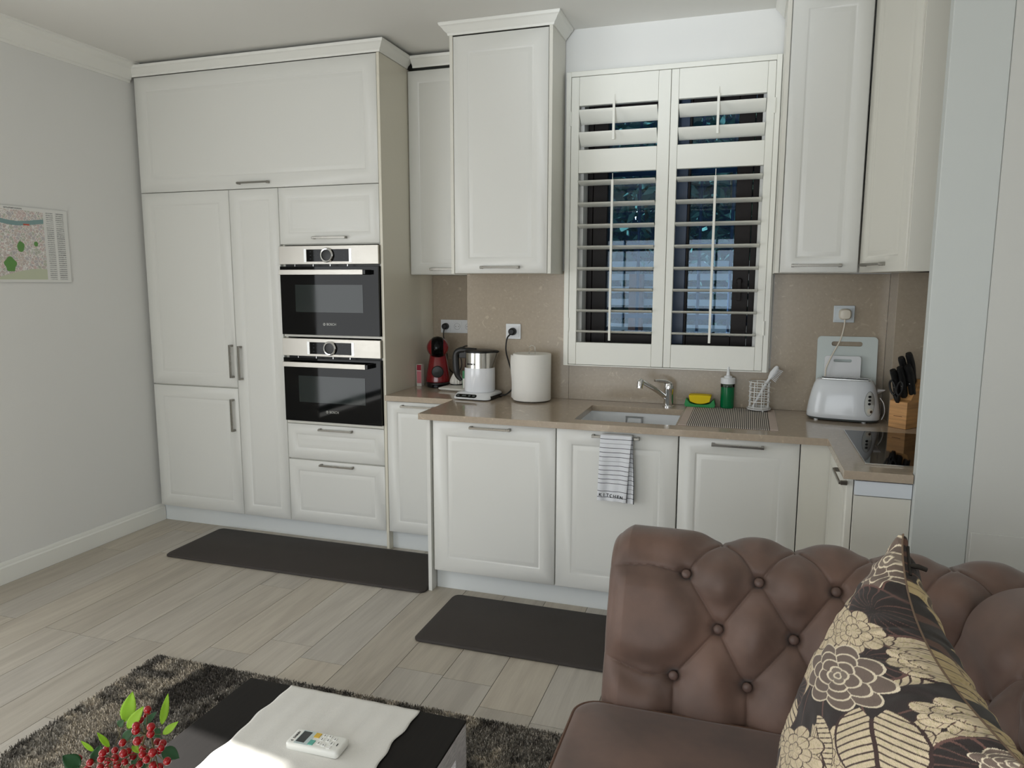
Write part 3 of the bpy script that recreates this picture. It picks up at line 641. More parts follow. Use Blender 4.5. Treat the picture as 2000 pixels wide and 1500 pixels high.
# ------------------------------------------------------------------ sockets, cords
def socket(name, label, x0, x1, z0, z1, y, n, m=WPL):
    t = thing(name, label, 'socket', ((x0+x1)/2, y, z0))
    obj('plate', B(x0, x1, y-.009, y-.0005, z0, z1), m, t, bevel=.003)
    for k in range(n):
        cx = x0+(x1-x0)*(k+.5)/n; cz = (z0+z1)/2; w_ = (x1-x0)/n
        s = obj('insert', B(cx-w_*.40, cx+w_*.40, y-.0125, y-.0088, cz-(z1-z0)*.36, cz+(z1-z0)*.36), m, t, bevel=.001)
        mb = MB(); mb.M = frame((cx, y-.0126, cz), (1,0,0), (0,0,1)); mb.lathe([(.0195,0),(.0205,0),(.0205,.0006),(.0195,.0006),(.0195,0)], seg=28); obj('recess_ring', mb, SCR, s)
        for q in (-.0095,.0095): obj('pin_hole', MB().cyl((cx+q,y-.0124,cz),(cx+q,y-.0131,cz),.0025,seg=10), BLK, s)
    return t
t = socket('wall_socket', 'white triple wall socket in the recessed coffee corner', 1.722, 1.950, 1.222, 1.306, .452, 3)
t = socket('wall_socket', 'white single wall socket left of the kitchen roll, black plug in it', 2.313, 2.399, 1.231, 1.315, -.0105, 1)
t = socket('wall_socket', 'pale grey wall socket above the toaster', 3.976, 4.069, 1.353, 1.434, -.0105, 1, mat('grey_white_plastic', (205,212,216), .3))
def plug(x, y, z, m, r=.021): 
    mb = MB(); mb.M = frame((x, y, z), (1,0,0), (0,0,1)); mb.lathe([(.0,0),(r,0),(r,.012),(r*.9,.028),(r*.6,.034),(0,.035)], seg=24); return mb
# ------------------------------------------------------------------ coffee corner
t = COF = thing('coffee_machine', 'red capsule coffee machine with a black round head in the corner', 'coffee machine', (1.778,.26,.911))
CMX = Matrix.Translation((1.785,.250,.911))@Matrix.Rotation(.36,4,'Z')
def cm(): q = MB(); q.M = CMX; return q
obj('base', cm().loft([(0,-.01,.0005,.068,.10),(0,-.01,.004,.072,.105),(0,-.01,.024,.072,.105),(0,-.01,.029,.066,.10)], n=3), BLK, t)
obj('drip_tray', cm().loft([(0,-.108,.004,.034,.022),(0,-.108,.018,.034,.022),(0,-.108,.020,.030,.018)], n=3), BGLASS, t)
obj('body', cm().loft([(0,.0,.029,.075,.085),(0,.0,.05,.074,.085),(0,.004,.10,.067,.076),(0,.008,.15,.058,.064),(0,.012,.19,.050,.055),(0,.012,.21,.040,.045)], n=2.4), RED, t, ang=60)
mb = MB(); mb.M = CMX@frame((0,-.078,.094), (1,0,0), (0,-.05,1)); mb.lathe([(0,0),(.036,0),(.036,.006),(.032,.010),(0,.011)], seg=32); obj('dial', mb, mat('dark_green_black', (12,20,20), .25), t)
mb = cm(); mb.sphere((0,-.01,.236),.068,.070,.064,32,18); hd_ = obj('head', mb, RED, t, ang=60)
mb = cm(); K_ = 12
mb.grid(K_, 40, lambda u, v: (-.036+.072*u, -.01-.0735*math.cos(-1.5+3.0*v)*math.sqrt(1-.30*(2*u-1)**2), .236+.0675*math.sin(-1.5+3.0*v)*math.sqrt(1-.30*(2*u-1)**2)), uv=False)
o = obj('front_band', mb, BGLASS, hd_, ang=80); o.modifiers.new('thick', 'SOLIDIFY').thickness = .004
t = thing('card_box', 'small white and red box standing left of the coffee machine', 'box', (1.69,.21,.911))
obj('carton', B(1.673,1.706,.175,.215,.9115,1.045), WCARD, t, bevel=.001); obj('red_label', B(1.6765,1.7055,.1738,.175,1.008,1.043), mat('crimson_print', (150,20,48), .5), t); obj('pink_label', B(1.6765,1.7055,.1738,.175,.93,1.004), PINK, t)
t = thing('kitchen_scale', 'flat white kitchen scale lying beside the coffee machine', 'scale', (1.95,.14,.911))
mb = MB(); cx, cy = 1.975, .138; mb.M = Matrix.Translation((cx,cy,.911))@Matrix.Rotation(-.12,4,'Z')
mb.rings([rr(-.085,.085,-.095,.095,.012,.002),rr(-.095,.095,-.105,.105,.015,.010),rr(-.095,.095,-.105,.105,.015,.016),rr(-.092,.092,-.102,.102,.014,.018)]); obj('platform', mb, GLAZE, t)
zs = .9292
t = thing('ribbed_jar', 'small ribbed white jar standing on the kitchen scale', 'jar', (1.925,.205,zs))
obj('body', MB().lathe([(0,.006),(.037,.006),(.040,.014),(.038,.028),(.028,.050),(.019,.066),(.017,.074),(0,.074)], (1.925,.205,zs), 96, rfun=lambda a, z: 1+.05*math.cos(16*a)), GLAZE, t, ang=60)
obj('base', MB().lathe([(0,0.0002),(.038,.0002),(.038,.006),(0,.006)], (1.925,.205,zs), 32), BLK, t); obj('lid', MB().lathe([(0,.074),(.018,.074),(.016,.088),(.008,.094),(0,.095)], (1.925,.205,zs), 24), CHROME, t)
t = thing('paper_bag', 'orange and brown coffee bag standing behind the kettle handle', 'bag', (1.99,.30,.911))
mb = MB(); mb.loft([(2.005,.345,.9115,.030,.018),(2.005,.345,1.06,.030,.018),(2.005,.345,1.135,.030,.004),(2.005,.345,1.15,.030,.003)], n=5, seg=28); obj('pouch', mb, ORG, t, ang=50); obj('dark_label', B(1.982,2.03,.3245,.326,1.01,1.055), BLK, t)
t = thing('card_box', 'small green box standing between the ribbed jar and the kettle', 'box', (2.03,.10,.911))
obj('carton', B(2.015,2.065,.075,.10,.9115,1.03), GPAP, t, bevel=.001); obj('white_label', B(2.018,2.062,.0737,.075,.925,.985), WCARD, t)
# kettle
t = KET = thing('kettle', 'white and steel electric kettle with a black handle on its white base', 'kettle', (2.185,-.095,.911))
kx, ky, kz = 2.192, -.109, .911
mb = MB(); mb.M = Matrix.Translation((kx,ky,kz))@Matrix.Rotation(-.10,4,'Z')
def rr2(x0,x1,y0,y1,r,z): return rr(x0,x1,y0,y1,r,z,6)
mb.rings([rr2(-.100,.104,-.118,.082,.03,.0035),rr2(-.108,.106,-.126,.086,.034,.006),rr2(-.108,.106,-.126,.086,.034,.011),rr2(-.104,.104,-.096,.084,.03,.031),rr2(-.094,.094,-.088,.076,.03,.036)])
b_ = obj('base', mb, WPL, t, ang=50)
mb = MB(); mb.M = Matrix.Translation((kx,ky,kz))@Matrix.Rotation(-.10,4,'Z'); mb.rings([rr2(-.088,.106,-.112,.082,.03,.0004),rr2(-.090,.1085,-.100,.083,.03,.022)]); obj('base_underside', mb, BLK, b_)
mb = MB(); mb.M = Matrix.Translation((kx,ky,kz))@Matrix.Rotation(-.10,4,'Z')@frame((-.028,-.1115,.0205),(1,0,0),(0,.83,.55)); mb.rings([rr(-.062,.062,-.0125,.0125,.012,-.004),rr(-.062,.062,-.0125,.0125,.012,.0026)]); cpn = obj('button_panel', mb, BGLASS, b_)
for i, q in enumerate((-.048,-.012,.020,.046)):
    mb = MB(); mb.M = Matrix.Translation((kx,ky,kz))@Matrix.Rotation(-.10,4,'Z')@frame((-.028,-.1115,.0205),(1,0,0),(0,.83,.55)); w_ = (.007,.012,.006,.008)[i]; mb.box(q-w_,q+w_,-.005,.005,.0026,.0031); obj('button', mb, SCR, b_)
obj('lower_body', MB().lathe([(0,.037),(.082,.037),(.085,.042),(.084,.150),(.083,.168),(0,.168)], (kx,ky,kz), 56), mat('glossy_white_plastic', (236,238,242), .15, coat=.4), t, ang=40)
def kr(a, z):
    s_ = max(0, math.cos(a-.05))**24; return 1+s_*.33*max(0, (z-.19)/.06)
ub = obj('steel_collar', MB().lathe([(0,.168),(.082,.168),(.0815,.18),(.080,.25),(.078,.252),(0,.252)], (kx,ky,kz), 96, rfun=kr), mat('polished_steel', (205,203,198), .18, 1), t, ang=40)
obj('lid', MB().lathe([(0,.252),(.081,.252),(.081,.258),(.074,.263),(0,.265)], (kx,ky,kz), 96, rfun=kr), BLK, t, ang=40)
hp = smooth([(kx-.02,ky-.004,kz+.258),(kx-.075,ky-.004,kz+.260),(kx-.115,ky-.004,kz+.256),(kx-.138,ky-.004,kz+.235),(kx-.140,ky-.004,kz+.18),(kx-.132,ky-.004,kz+.12),(kx-.108,ky-.004,kz+.088)],6)
obj('handle', MB().tube(hp, [.014]*8+[.0185]*(len(hp)-16)+[.017-.0012*i for i in range(8)], 14), BLK, t, ang=60)
obj('handle_bridge', B(kx-.118,kx-.075,ky-.016,ky+.008,kz+.215,kz+.256), BLK, t, bevel=.004)
text('logo_lettering', 'BOSCH', .013, frame((kx-.018,ky-.0812,kz+.190),(1,-.22,0),(0,0,1)), INK, ub, bold=.0002)
mb = MB(); mb.M = frame((kx-.044,ky-.0695,kz+.190),(1,-.6,0),(0,0,1)); mb.lathe([(.0042,0),(.0056,0),(.0056,.0012),(.0042,.0012),(.0042,0)], seg=18); obj('logo_emblem', mb, INK, ub)
# kitchen roll
t = thing('kitchen_roll_holder', 'wire stand with a loop on top, holding the kitchen roll', 'stand', (2.497,-.125,.911))
rx, ry = 2.497, -.128
obj('base_ring', MB().tube([(rx+.088*math.cos(2*PI*i/40), ry+.088*math.sin(2*PI*i/40), .915) for i in range(40)], .003, 8, closed=True), CHROME, t)
obj('wire_loop', MB().tube(smooth([(rx-.016,ry,.915),(rx-.016,ry,1.05),(rx-.016,ry,1.185),(rx-.010,ry,1.203),(rx,ry,1.208),(rx+.010,ry,1.203),(rx+.016,ry,1.185),(rx+.016,ry,1.05),(rx+.016,ry,.915)],6), .0018, 8), CHROME, t)
for a in (0, PI/2): obj('base_wire', MB().tube([(rx-.088*math.cos(a), ry-.088*math.sin(a), .9148),(rx+.088*math.cos(a), ry+.088*math.sin(a), .9148)], .0025, 8), CHROME, t)
t = thing('kitchen_roll', 'fat roll of white kitchen paper standing on the worktop', 'paper roll', (rx,ry,.919))
mb = MB(); R = .102
out = [(R*math.cos(2*PI*i/72), R*math.sin(2*PI*i/72)) for i in range(72)]; inn = [(.022*math.cos(2*PI*i/72), .022*math.sin(2*PI*i/72)) for i in range(72)]
mb.rings([[(rx+a*.985,ry+b*.985,.919) for a,b in out],[(rx+a,ry+b,.922) for a,b in out],[(rx+a,ry+b,1.162) for a,b in out],[(rx+a*.985,ry+b*.985,1.1655) for a,b in out],[(rx+a,ry+b,1.165) for a,b in inn],[(rx+a,ry+b,.920) for a,b in inn]], cap=False)
obj('roll', mb, PAPER, t, ang=40)
mb = MB(); mb.grid(8, 12, lambda u, v: (rx-.060-.058*u+.004*math.sin(6*v), ry-.078+.050*u+.03*u*u, .924+.232*v+(0)), uv=False); o = obj('loose_sheet', mb, PAPER, t); o.modifiers.new('thick','SOLIDIFY').thickness = .0012
# chopping boards
t = thing('chopping_board', 'large white plastic chopping board with a handle slot leaning behind the toaster', 'board', (4.05,-.04,.911))
def board(x0, x1, z1, yb, yt, sl0, sl1, szt, szb, r, m, par, name, th=.009):
    H = z1-.9115; mb = MB()
    out = [(p[0], p[1]) for p in rr(x0,x1,0,H,r,0,6)]
    hole = [(p[0], p[1]) for p in rr(sl0,sl1,szb-.9115,szt-.9115,(szt-szb)/2-.0005,0,6)]
    f3 = lambda a, b, h: (a, yb+(yt-yb)*b/H-h, .9115+b)
    def rg_(pts, h): return [f3(a, b, h) for a, b in pts]
    mb.rings([rg_(hole,0), rg_(out,0), rg_(out,th), rg_(hole,th), rg_(hole,0)], cap=False); return obj(name, mb, m, par, ang=30)
board(3.912,4.178,1.286,-.050,-.0125,3.975,4.112,1.262,1.240,.018, mat('translucent_white_plastic', (205,214,212), .4), t, 'slab')
t = thing('chopping_board', 'smaller white chopping board tucked between the toaster and the large board', 'board', (4.02,-.07,.911))
board(3.945,4.105,1.195,-.075,-.052,3.985,4.065,1.180,1.166,.012, WPL, t, 'slab', .006)
# toaster
t = TOA = thing('toaster', 'white rounded two-slot toaster with black buttons in the corner', 'toaster', (4.03,-.165,.911))
tx, ty = 4.024, -.186; TM = Matrix.Translation((tx,ty,.911))@Matrix.Rotation(-.13,4,'Z')
mb = MB(); mb.M = TM; mb.loft([(0,0,.010,.150,.082),(0,0,.016,.156,.088),(0,0,.035,.156,.088),(0,0,.08,.150,.084),(0,0,.13,.140,.077),(0,0,.165,.130,.070),(0,0,.185,.120,.062),(0,0,.1905,.112,.055)], n=3.0, seg=64)
tb = obj('body', mb, mat('toaster_white', (222,226,230), .2, coat=.3), t, ang=50)
mb = MB(); mb.M = TM; mb.loft([(0,0,.006,.150,.083),(0,0,.0145,.157,.089)], n=3.0, seg=64); obj('base', mb, SCR, t)
for a in (-.11, .09):
    for b in (-.06, .06):
        mb = MB(); mb.M = TM; mb.cyl((a,b,.0003),(a,b,.008),.009,seg=14); obj('foot', mb, WPL, t)
for b in (-.018, .020):
    mb = MB(); mb.M = TM; mb.box(-.09,.098,b-.009,b+.009,.150,.1915); obj('slot', mb, BLK, tb)
mb = MB(); mb.M = TM; mb.rings([rr(-.102,.108,-.040,.042,.012,.188),rr(-.102,.108,-.040,.042,.012,.1925),rr(-.098,.104,-.036,.038,.010,.1925),rr(-.098,.104,-.036,.038,.010,.188)], cap=False); obj('slot_frame', mb, ALU, tb)
# control oval on the front right of the body
def tfront(u, zz):
    hx = np.interp(zz, [.035,.08,.13,.165,.185],[.156,.150,.140,.130,.120]); hy = np.interp(zz, [.035,.08,.13,.165,.185],[.088,.084,.077,.070,.062])
    return -hy*(1-min(.999, abs(u)/hx)**3)**(1/3)
def oval(ru, rz, cu, cz, off, th):
    mb = MB(); mb.M = TM; rs = []
    for k, (q, e) in enumerate(((1.0,-.003),(1.0,off),(.0,off+.0003))):
        rs.append([(cu+q*ru*math.cos(2*PI*i/32), tfront(cu+q*ru*math.cos(2*PI*i/32), cz+q*rz*math.sin(2*PI*i/32))-e, cz+q*rz*math.sin(2*PI*i/32)) for i in range(32)])
    mb.rings(rs, cap=False); return mb
op = obj('control_panel', oval(.0195,.054,.108,.090,.0015,0), mat('toaster_oval', (206,208,204), .3), tb, ang=60)
obj('panel_outline', oval(.0208,.0555,.108,.090,.0009,0), SCR, tb, ang=60)
for q in (.122,.106,.090): obj('button', oval(.0062,.0055,.108,q,.0035,0), BLK, op, ang=40)
obj('browning_dial', oval(.0115,.0125,.112,.058,.007,0), CPL, op, ang=40)
obj('dial_mark', oval(.005,.006,.117,.056,.0085,0), mat('dial_brown', (70,50,36), .5), op, ang=40)
mb = MB(); mb.M = TM; mb.add([(.138,-.02,.150),(.138,.02,.150),(.172,.0,.150),(.138,-.02,.140),(.138,.02,.122),(.168,.0,.144)], [(0,2,1),(3,4,5),(0,1,4,3),(1,2,5,4),(2,0,3,5)]); obj('lever', mb, WPL, t, bevel=.001)
mb = MB(); mb.M = TM; mb.tube(smooth([(.150,-.03,.115),(.166,-.035,.09),(.172,-.038,.05),(.162,-.04,.018)],5), .0028, 8); obj('side_trim', mb, ALU, t)
# power cords
def cord(par, m, pm, pts, r):
    c_ = obj('power_cord', MB().tube(smooth(pts,10), r, 10), m, par, ang=60); obj('plug', pm, m, c_, bevel=.001)
cord(KET, RUBB, plug(2.356,-.0235,1.273,0), [(2.352,-.052,1.262),(2.335,-.065,1.235),(2.328,-.062,1.17),(2.342,-.050,1.10),(2.366,-.045,1.02),(2.366,-.055,.965),(2.335,-.075,.93),(2.298,-.085,.921)], .0042)
cord(COF, RUBB, plug(1.760,.439,1.264,0), [(1.758,.41,1.250),(1.757,.405,1.20),(1.775,.41,1.11),(1.775,.42,1.03),(1.80,.41,.985),(1.85,.39,.97),(1.88,.40,1.02),(1.868,.41,1.10),(1.88,.415,1.135),(1.93,.42,1.14),(1.985,.42,1.08),(1.99,.43,.99),(1.97,.435,.925)], .0038)
mb = MB(); mb.M = frame((4.025,-.0235,1.393), (1,0,0), (0,0,1)); mb.loft([(0,0,0,.027,.027),(0,0,.020,.027,.026),(0,.0,.028,.022,.021),(0,0,.030,.010,.010)], n=3, seg=32)
cord(TOA, CPL, mb, [(4.025,-.045,1.368),(4.022,-.050,1.33),(4.008,-.062,1.27),(3.975,-.078,1.20),(3.952,-.084,1.14),(3.95,-.085,1.11),(3.948,-.086,1.09)], .0036)
# knife block
KM = Matrix.Translation((4.262,-.300,.9115))@Matrix.Rotation(-.72,4,'Z')
t = thing('knife_block', 'slanted beech knife block partly hidden by the white pier', 'knife block', (4.262,-.300,.911))
mb = MB(); mb.M = KM; mb.prism([(-.055,0),(-.055,.118),(-.030,.125),(.030,.215),(.065,.190),(.065,0)], lambda a,b,h: (h, a, b), -.040, .040); obj('block', mb, WOOD, t, bevel=.002)
mb = MB(); mb.M = KM; mb.box(-.018,.020,-.0558,-.0549,.052,.0545); obj('stamp_mark', mb, mat('burnt_mark', (110,70,40), .6), t)
GR = 'black knives in the block'
kl = ['black knife handle, lowest and leftmost in the block', 'black knife handle beside the leftmost one in the block', 'middle black knife handle in the block with a pale rivet', 'black knife handle near the top of the block', 'tallest black knife handle at the back of the block']
for i, (a, b, c_, L_) in enumerate([(-.026,-.026,.140,.125),(.002,-.020,.145,.135),(.028,-.006,.160,.130),(-.014,.012,.185,.135),(.014,.020,.20,.140)]):
    t = thing('kitchen_knife', kl[i], 'knife', tuple(KM@Vector((a,b,c_))), GR)
    d0 = Vector((0,-.30,.95)); p = Vector((a,b,c_))
    mb = MB(); mb.M = KM; pts = [p-d0*.01, p+d0*.02, p+d0*L_*.6, p+d0*L_+Vector((0,-.010,-.004))]; mb.tube(smooth(pts,5), [.0140]*8+[.0150]*4+[.0145]*3+[.012], 12); h = obj('handle', mb, RUBB, t, ang=60)
    for q in (.35,.75): mb = MB(); mb.M = KM; e = p+d0*L_*q; mb.sphere(tuple(e+Vector((-.0125 if False else 0,-.0115,-.006))), .003, seg=10, lat=8); obj('rivet', mb, ALU, h)
t = thing('kitchen_scissors', 'black-handled kitchen scissors in the front slot of the knife block', 'scissors', tuple(KM@Vector((0,-.05,.12))))
for sx in (-1, 1):
    mb = MB(); mb.M = KM@Matrix.Translation((-.004,-.062,.128)); pts = []
    for i in range(28):
        a = 2*PI*i/28; u_, v_ = .0125*math.cos(a), .030*math.sin(a); pts.append((sx*.016+u_*1+sx*.006*(v_/.03), -.012-v_*.12, .050+v_))
    mb.tube(pts, .0048, 8, closed=True); obj('finger_loop', mb, RUBB, t, ang=60)
mb = MB(); mb.M = KM@Matrix.Translation((-.004,-.062,.128)); mb.tube([(-.012,-.006,.024),(-.004,.002,.0),(0,.006,-.014)], [.007,.009,.007], 10); obj('shank', mb, RUBB, t)
mb = MB(); mb.M = KM@Matrix.Translation((-.004,-.062,.128)); mb.tube([(.012,-.006,.024),(.004,.002,.0),(0,.006,-.014)], [.007,.009,.007], 10); obj('shank', mb, RUBB, t)
# ------------------------------------------------------------------ towel
TW0, TW1, TZ1, TZ0 = 2.972, 3.120, .868, .566
def towel_col(u, v, kind):
    c = np.array(lin((226,228,232))[:3]); ink = np.array(lin((36,38,46))[:3])
    z = v
    if kind == 0:
        if .02 <= z <= .80 and abs(((z)/.0645) % 1-.5) < .055: c = ink
        for q in (.855, .945): 
            if abs(z-q) < .0035: c = ink
    else:
        if z < .94 and abs(((z+.01)/.0645) % 1-.5) < .055: c = ink
        if abs(u-.35) < .035 or abs(u-.97) < .03: c = ink
    return (*c, 1)
TOW = attr_mat('towel_cotton', .95, bump=.3, bscale=500)
def sheet(name, x0f, x1f, y, z1, z0, kind, par, nu=60, nv=260, amp=.004):
    mb = MB(); cols = []
    for j in range(nv+1):
        v = j/nv
        for i in range(nu+1):
            u = i/nu; cols.append(towel_col(u, v, kind))
    def fn(u, v):
        xa, xb = x0f(v), x1f(v); sag = .010*u*v+.004*math.sin(4*u+1)*v
        if v < .05: q = v/.05; yy = y+.012*(1-q)**2; zz = z1+.006*math.sin(q*PI/2)-.006
        else: yy = y; zz = z1-(z1-z0)*(v-.05)/.95
        return (xa+(xb-xa)*u, yy-amp*math.sin(u*7+v*2)*min(1, v*3)-.003*math.sin(u*15)*v, zz-sag)
    mb.grid(nu, nv, fn, uv=False); mb.cols = cols; o = obj(name, mb, TOW, par, ang=80)
    o.modifiers.new('thick','SOLIDIFY').thickness = .0016; return o
t = thing('kitchen_towel', 'white towel with black lines and the word KITCHEN hanging on the sink cabinet handle', 'towel', (3.05,-.69,.565))
f_ = sheet('front_layer', lambda v: 2.982-.010*v, lambda v: 3.122-.020*v, -.690, .8665, .572, 0, t)
sheet('rear_layer', lambda v: 3.085, lambda v: 3.124+.012*min(1, v*1.4), -.681, .862, .566, 1, t, nu=40)
mb = MB(); mb.grid(20, 10, lambda u, v: (2.984+.138*u, -.690+.040*v, .8665+.004*math.sin(PI*v)), uv=False); o = obj('top_fold', mb, mat('towel_white', (226,228,232), .95), t, ang=80); o.modifiers.new('thick','SOLIDIFY').thickness = .0016
lz = .8665-(.8665-.572)*(.905-.05)/.95-.012
for i, ch in enumerate('KITCHEN'):
    u = (i+.9)/8.2; x = 2.972+.130*u
    text('letter', ch, .0195, frame((x, -.6925-.0046*math.sin(u*7+1.8)-.003*math.sin(u*15)*.9, lz-.010*u*.9+.006), (1,0,-.07), (0,0,1)), INK, f_, ext=.0006, bold=.0004)
# ------------------------------------------------------------------ floor mats
def fmat(x0, x1, y0, y1, label):
    mb = MB(); mb.rings([rr(x0+.006,x1-.006,y0+.006,y1-.006,.03,.0006),rr(x0,x1,y0,y1,.035,.003),rr(x0,x1,y0,y1,.035,.008),rr(x0+.010,x1-.010,y0+.010,y1-.010,.03,.0165)])
    t = obj('kitchen_mat', mb, MAT_, ang=50); tag(t, label, 'mat')
fmat(.50, 2.108, -.695, -.222, 'long dark brown mat on the floor in front of the fridge and ovens')
fmat(2.262, 3.75, -1.148, -.668, 'dark brown mat on the floor in front of the sink cabinets')
# ------------------------------------------------------------------ map on the left wall
rg = np.random.default_rng(11); NX, NZ = 420, 280
xx, zz = np.meshgrid(np.linspace(0,1,NX+1), np.linspace(0,1,NZ+1))   # x: 0 = far right edge (towards kitchen), z: 0 bottom
def lc(c): return np.array(lin(c)[:3])
img = np.ones((NZ+1, NX+1, 3))*lc((214,208,200))
pts = rg.random((900,2)); pc = [lc(c) for c in ((206,196,190),(216,206,196),(200,196,196),(214,196,192),(196,200,186))]
X = xx.ravel(); Z = zz.ravel(); own = np.zeros(X.size, int); d1 = np.full(X.size, 9.); d2 = np.full(X.size, 9.)
for k, (a, b) in enumerate(pts):
    d = np.hypot((X-a)*1.45, Z-b); m_ = d < d1; d2 = np.where(m_, d1, np.minimum(d2, d)); d1 = np.where(m_, d, d1); own[m_] = k
blk = np.array([pc[k % 5] for k in range(900)])[own].reshape(NZ+1, NX+1, 3); edge = ((d2-d1) < .005).reshape(NZ+1, NX+1)
img = blk.copy(); img[edge] = lc((236,234,230))
sp_ = rg.random((NZ+1, NX+1)); img[sp_ < .10] = lc((120,112,110)); img[(sp_ > .1) & (sp_ < .13)] = lc((190,120,110))
riv = np.abs(zz-(.80+.03*np.sin(xx*9)+.02*xx)) < .030; img[riv] = lc((130,160,160))
for a, b, ra, rb in ((.49,.47,.035,.07),(.60,.23,.055,.10),(.34,.52,.02,.035)): img[((xx-a)/ra)**2+((zz-b)/rb)**2 < 1+.3*np.sin(xx*60)*np.cos(zz*50)] = lc((100,150,80))
img[(np.abs(xx-.42) < .03) & (np.abs(zz-.77) < .012)] = lc((200,90,70))
img[zz < .10+.08*np.sin(xx*5)] = lc((200,206,180))
# index columns, margins
idx = xx < .25; img[idx] = lc((226,226,222)); rows = ((zz*70).astype(int) % 2 == 0) & (rg.random((NZ+1, NX+1)) < .7)
img[idx & rows & (xx > .04) & (xx < .12)] = lc((130,132,132)); img[idx & rows & (xx > .15) & (xx < .22)] = lc((150,152,152))
img[(np.abs(xx-.135) < .003)] = lc((240,240,238)); img[(xx < .025) | (zz < .035) | (zz > .955)] = lc((228,228,224))
img[(zz > .965) & (zz < .985) & (xx > .45) & (xx < .62) & (rg.random((NZ+1, NX+1)) < .6)] = lc((90,90,92))
MY1, MY0, MZ0, MZ1 = -.716, -1.292, 1.537, 1.919
t = thing('city_map', 'laminated city map poster hanging on the left wall', 'map', (.004,-1.0,MZ0))
mb = MB(); mb.add([(.0085, MY1+(MY0-MY1)*x, MZ0+(MZ1-MZ0)*z) for x, z in zip(X, Z)], [(j*(NX+1)+i, j*(NX+1)+i+1, (j+1)*(NX+1)+i+1, (j+1)*(NX+1)+i) for j in range(NZ) for i in range(NX)])
mb.cols = np.concatenate([img.reshape(-1,3), np.ones((X.size,1))], 1); obj('printed_sheet', mb, attr_mat('map_print', .35), t)
obj('backing_board', B(.001,.008,MY0-.003,MY1+.003,MZ0-.003,MZ1+.003), mat('map_edge', (215,216,214), .4), t, bevel=.001)
# ------------------------------------------------------------------ rug
RX0, RX1, RY0, RY1 = 1.335, 3.225, -3.3, -1.615
rg = np.random.default_rng(21)
def vnoise(x, y, s, seed):
    r = np.random.default_rng(seed).random((256, 256)); xs_, ys_ = x*s+40, y*s+40; i, j = np.floor(xs_).astype(int), np.floor(ys_).astype(int); fx, fy = xs_-i, ys_-j; fx = fx*fx*(3-2*fx); fy = fy*fy*(3-2*fy)
    i %= 255; j %= 255; return (r[i,j]*(1-fx)*(1-fy)+r[i+1,j]*fx*(1-fy)+r[i,j+1]*(1-fx)*fy+r[i+1,j+1]*fx*fy)
def rugcol(x, y):
    b = .05+vnoise(x, y*.55, 5, 1)*.36+vnoise(x, y*.7, 14, 2)*.32+vnoise(x, y, 38, 3)*.32
    streak = vnoise(x*1.0, y*.35, 6, 9)*.6+vnoise(x, y, 22, 12)*.4
    t_ = np.clip((b-.42)*4.5, 0, 1)[:, None]; st = np.clip((streak-.62)*7, 0, 1)[:, None]
    c = (1-t_)*lc((86,81,75))+t_*lc((150,144,134)); c = (1-st)*c+st*lc((188,178,162)); return c
t = thing('shag_rug', 'grey and brown mottled shag rug under the coffee table', 'rug', (2.6,-2.45,0))
NXr, NYr = 300, 200; gx, gy = np.meshgrid(np.linspace(RX0,RX1,NXr+1), np.linspace(RY0,RY1,NYr+1)); gx = gx.ravel(); gy = gy.ravel()
ex = .012*(vnoise(gx, gy, 40, 5)-.5)
gz = .006+.006*rg.random(gx.size)
mb = MB(); mb.add(list(zip(gx, gy, gz)), [(j*(NXr+1)+i, j*(NXr+1)+i+1, (j+1)*(NXr+1)+i+1, (j+1)*(NXr+1)+i) for j in range(NYr) for i in range(NXr)])
mb.cols = np.concatenate([rugcol(gx, gy)*.8, np.ones((gx.size,1))], 1); RUGM = attr_mat('rug_yarn', .95)
obj('backing', mb, RUGM, t, ang=180)
n = 170000; px_ = RX0-.008+rg.random(n)*(RX1-RX0); py_ = RY1+.008-(RY1-RY0)*rg.random(n)**1.3; keep = ~((px_ > 3.15) & (py_ < -2.0)); px_ = px_[keep]; py_ = py_[keep]; n = px_.size
a = rg.random(n)*2*np.pi; h = .012+.010*rg.random(n); w_ = .0016+.0010*rg.random(n); tl = .010*rg.random(n); b = rg.random(n)*2*np.pi
vx = np.stack([px_-w_*np.cos(a), px_+w_*np.cos(a), px_+tl*np.cos(b)+w_*.6*np.cos(a), px_+tl*np.cos(b)-w_*.6*np.cos(a)], 1); vy = np.stack([py_-w_*np.sin(a), py_+w_*np.sin(a), py_+tl*np.sin(b)+w_*.6*np.sin(a), py_+tl*np.sin(b)-w_*.6*np.sin(a)], 1)
vz = np.stack([np.full(n,.004), np.full(n,.004), h, h], 1)
cc = rugcol(px_, py_)*(.35+1.5*rg.random((n,1))**1.4)
V_ = np.stack([vx.ravel(), vy.ravel(), vz.ravel()], 1)-np.array([2.6,-2.45,0])
me = bpy.data.meshes.new('pile'); me.vertices.add(4*n); me.vertices.foreach_set('co', V_.ravel()); me.loops.add(4*n); me.loops.foreach_set('vertex_index', np.arange(4*n)); me.polygons.add(n); me.polygons.foreach_set('loop_start', np.arange(n)*4); me.update(calc_edges=True)
ca = me.color_attributes.new('Col','FLOAT_COLOR','POINT'); ca.data.foreach_set('color', np.concatenate([np.repeat(cc,4,0), np.ones((4*n,1))],1).astype(np.float32).ravel())
me.materials.append(RUGM); o = bpy.data.objects.new('pile', me); link(o, t); o['kind'] = 'stuff'; WLOC[o.name] = WLOC[t.name]
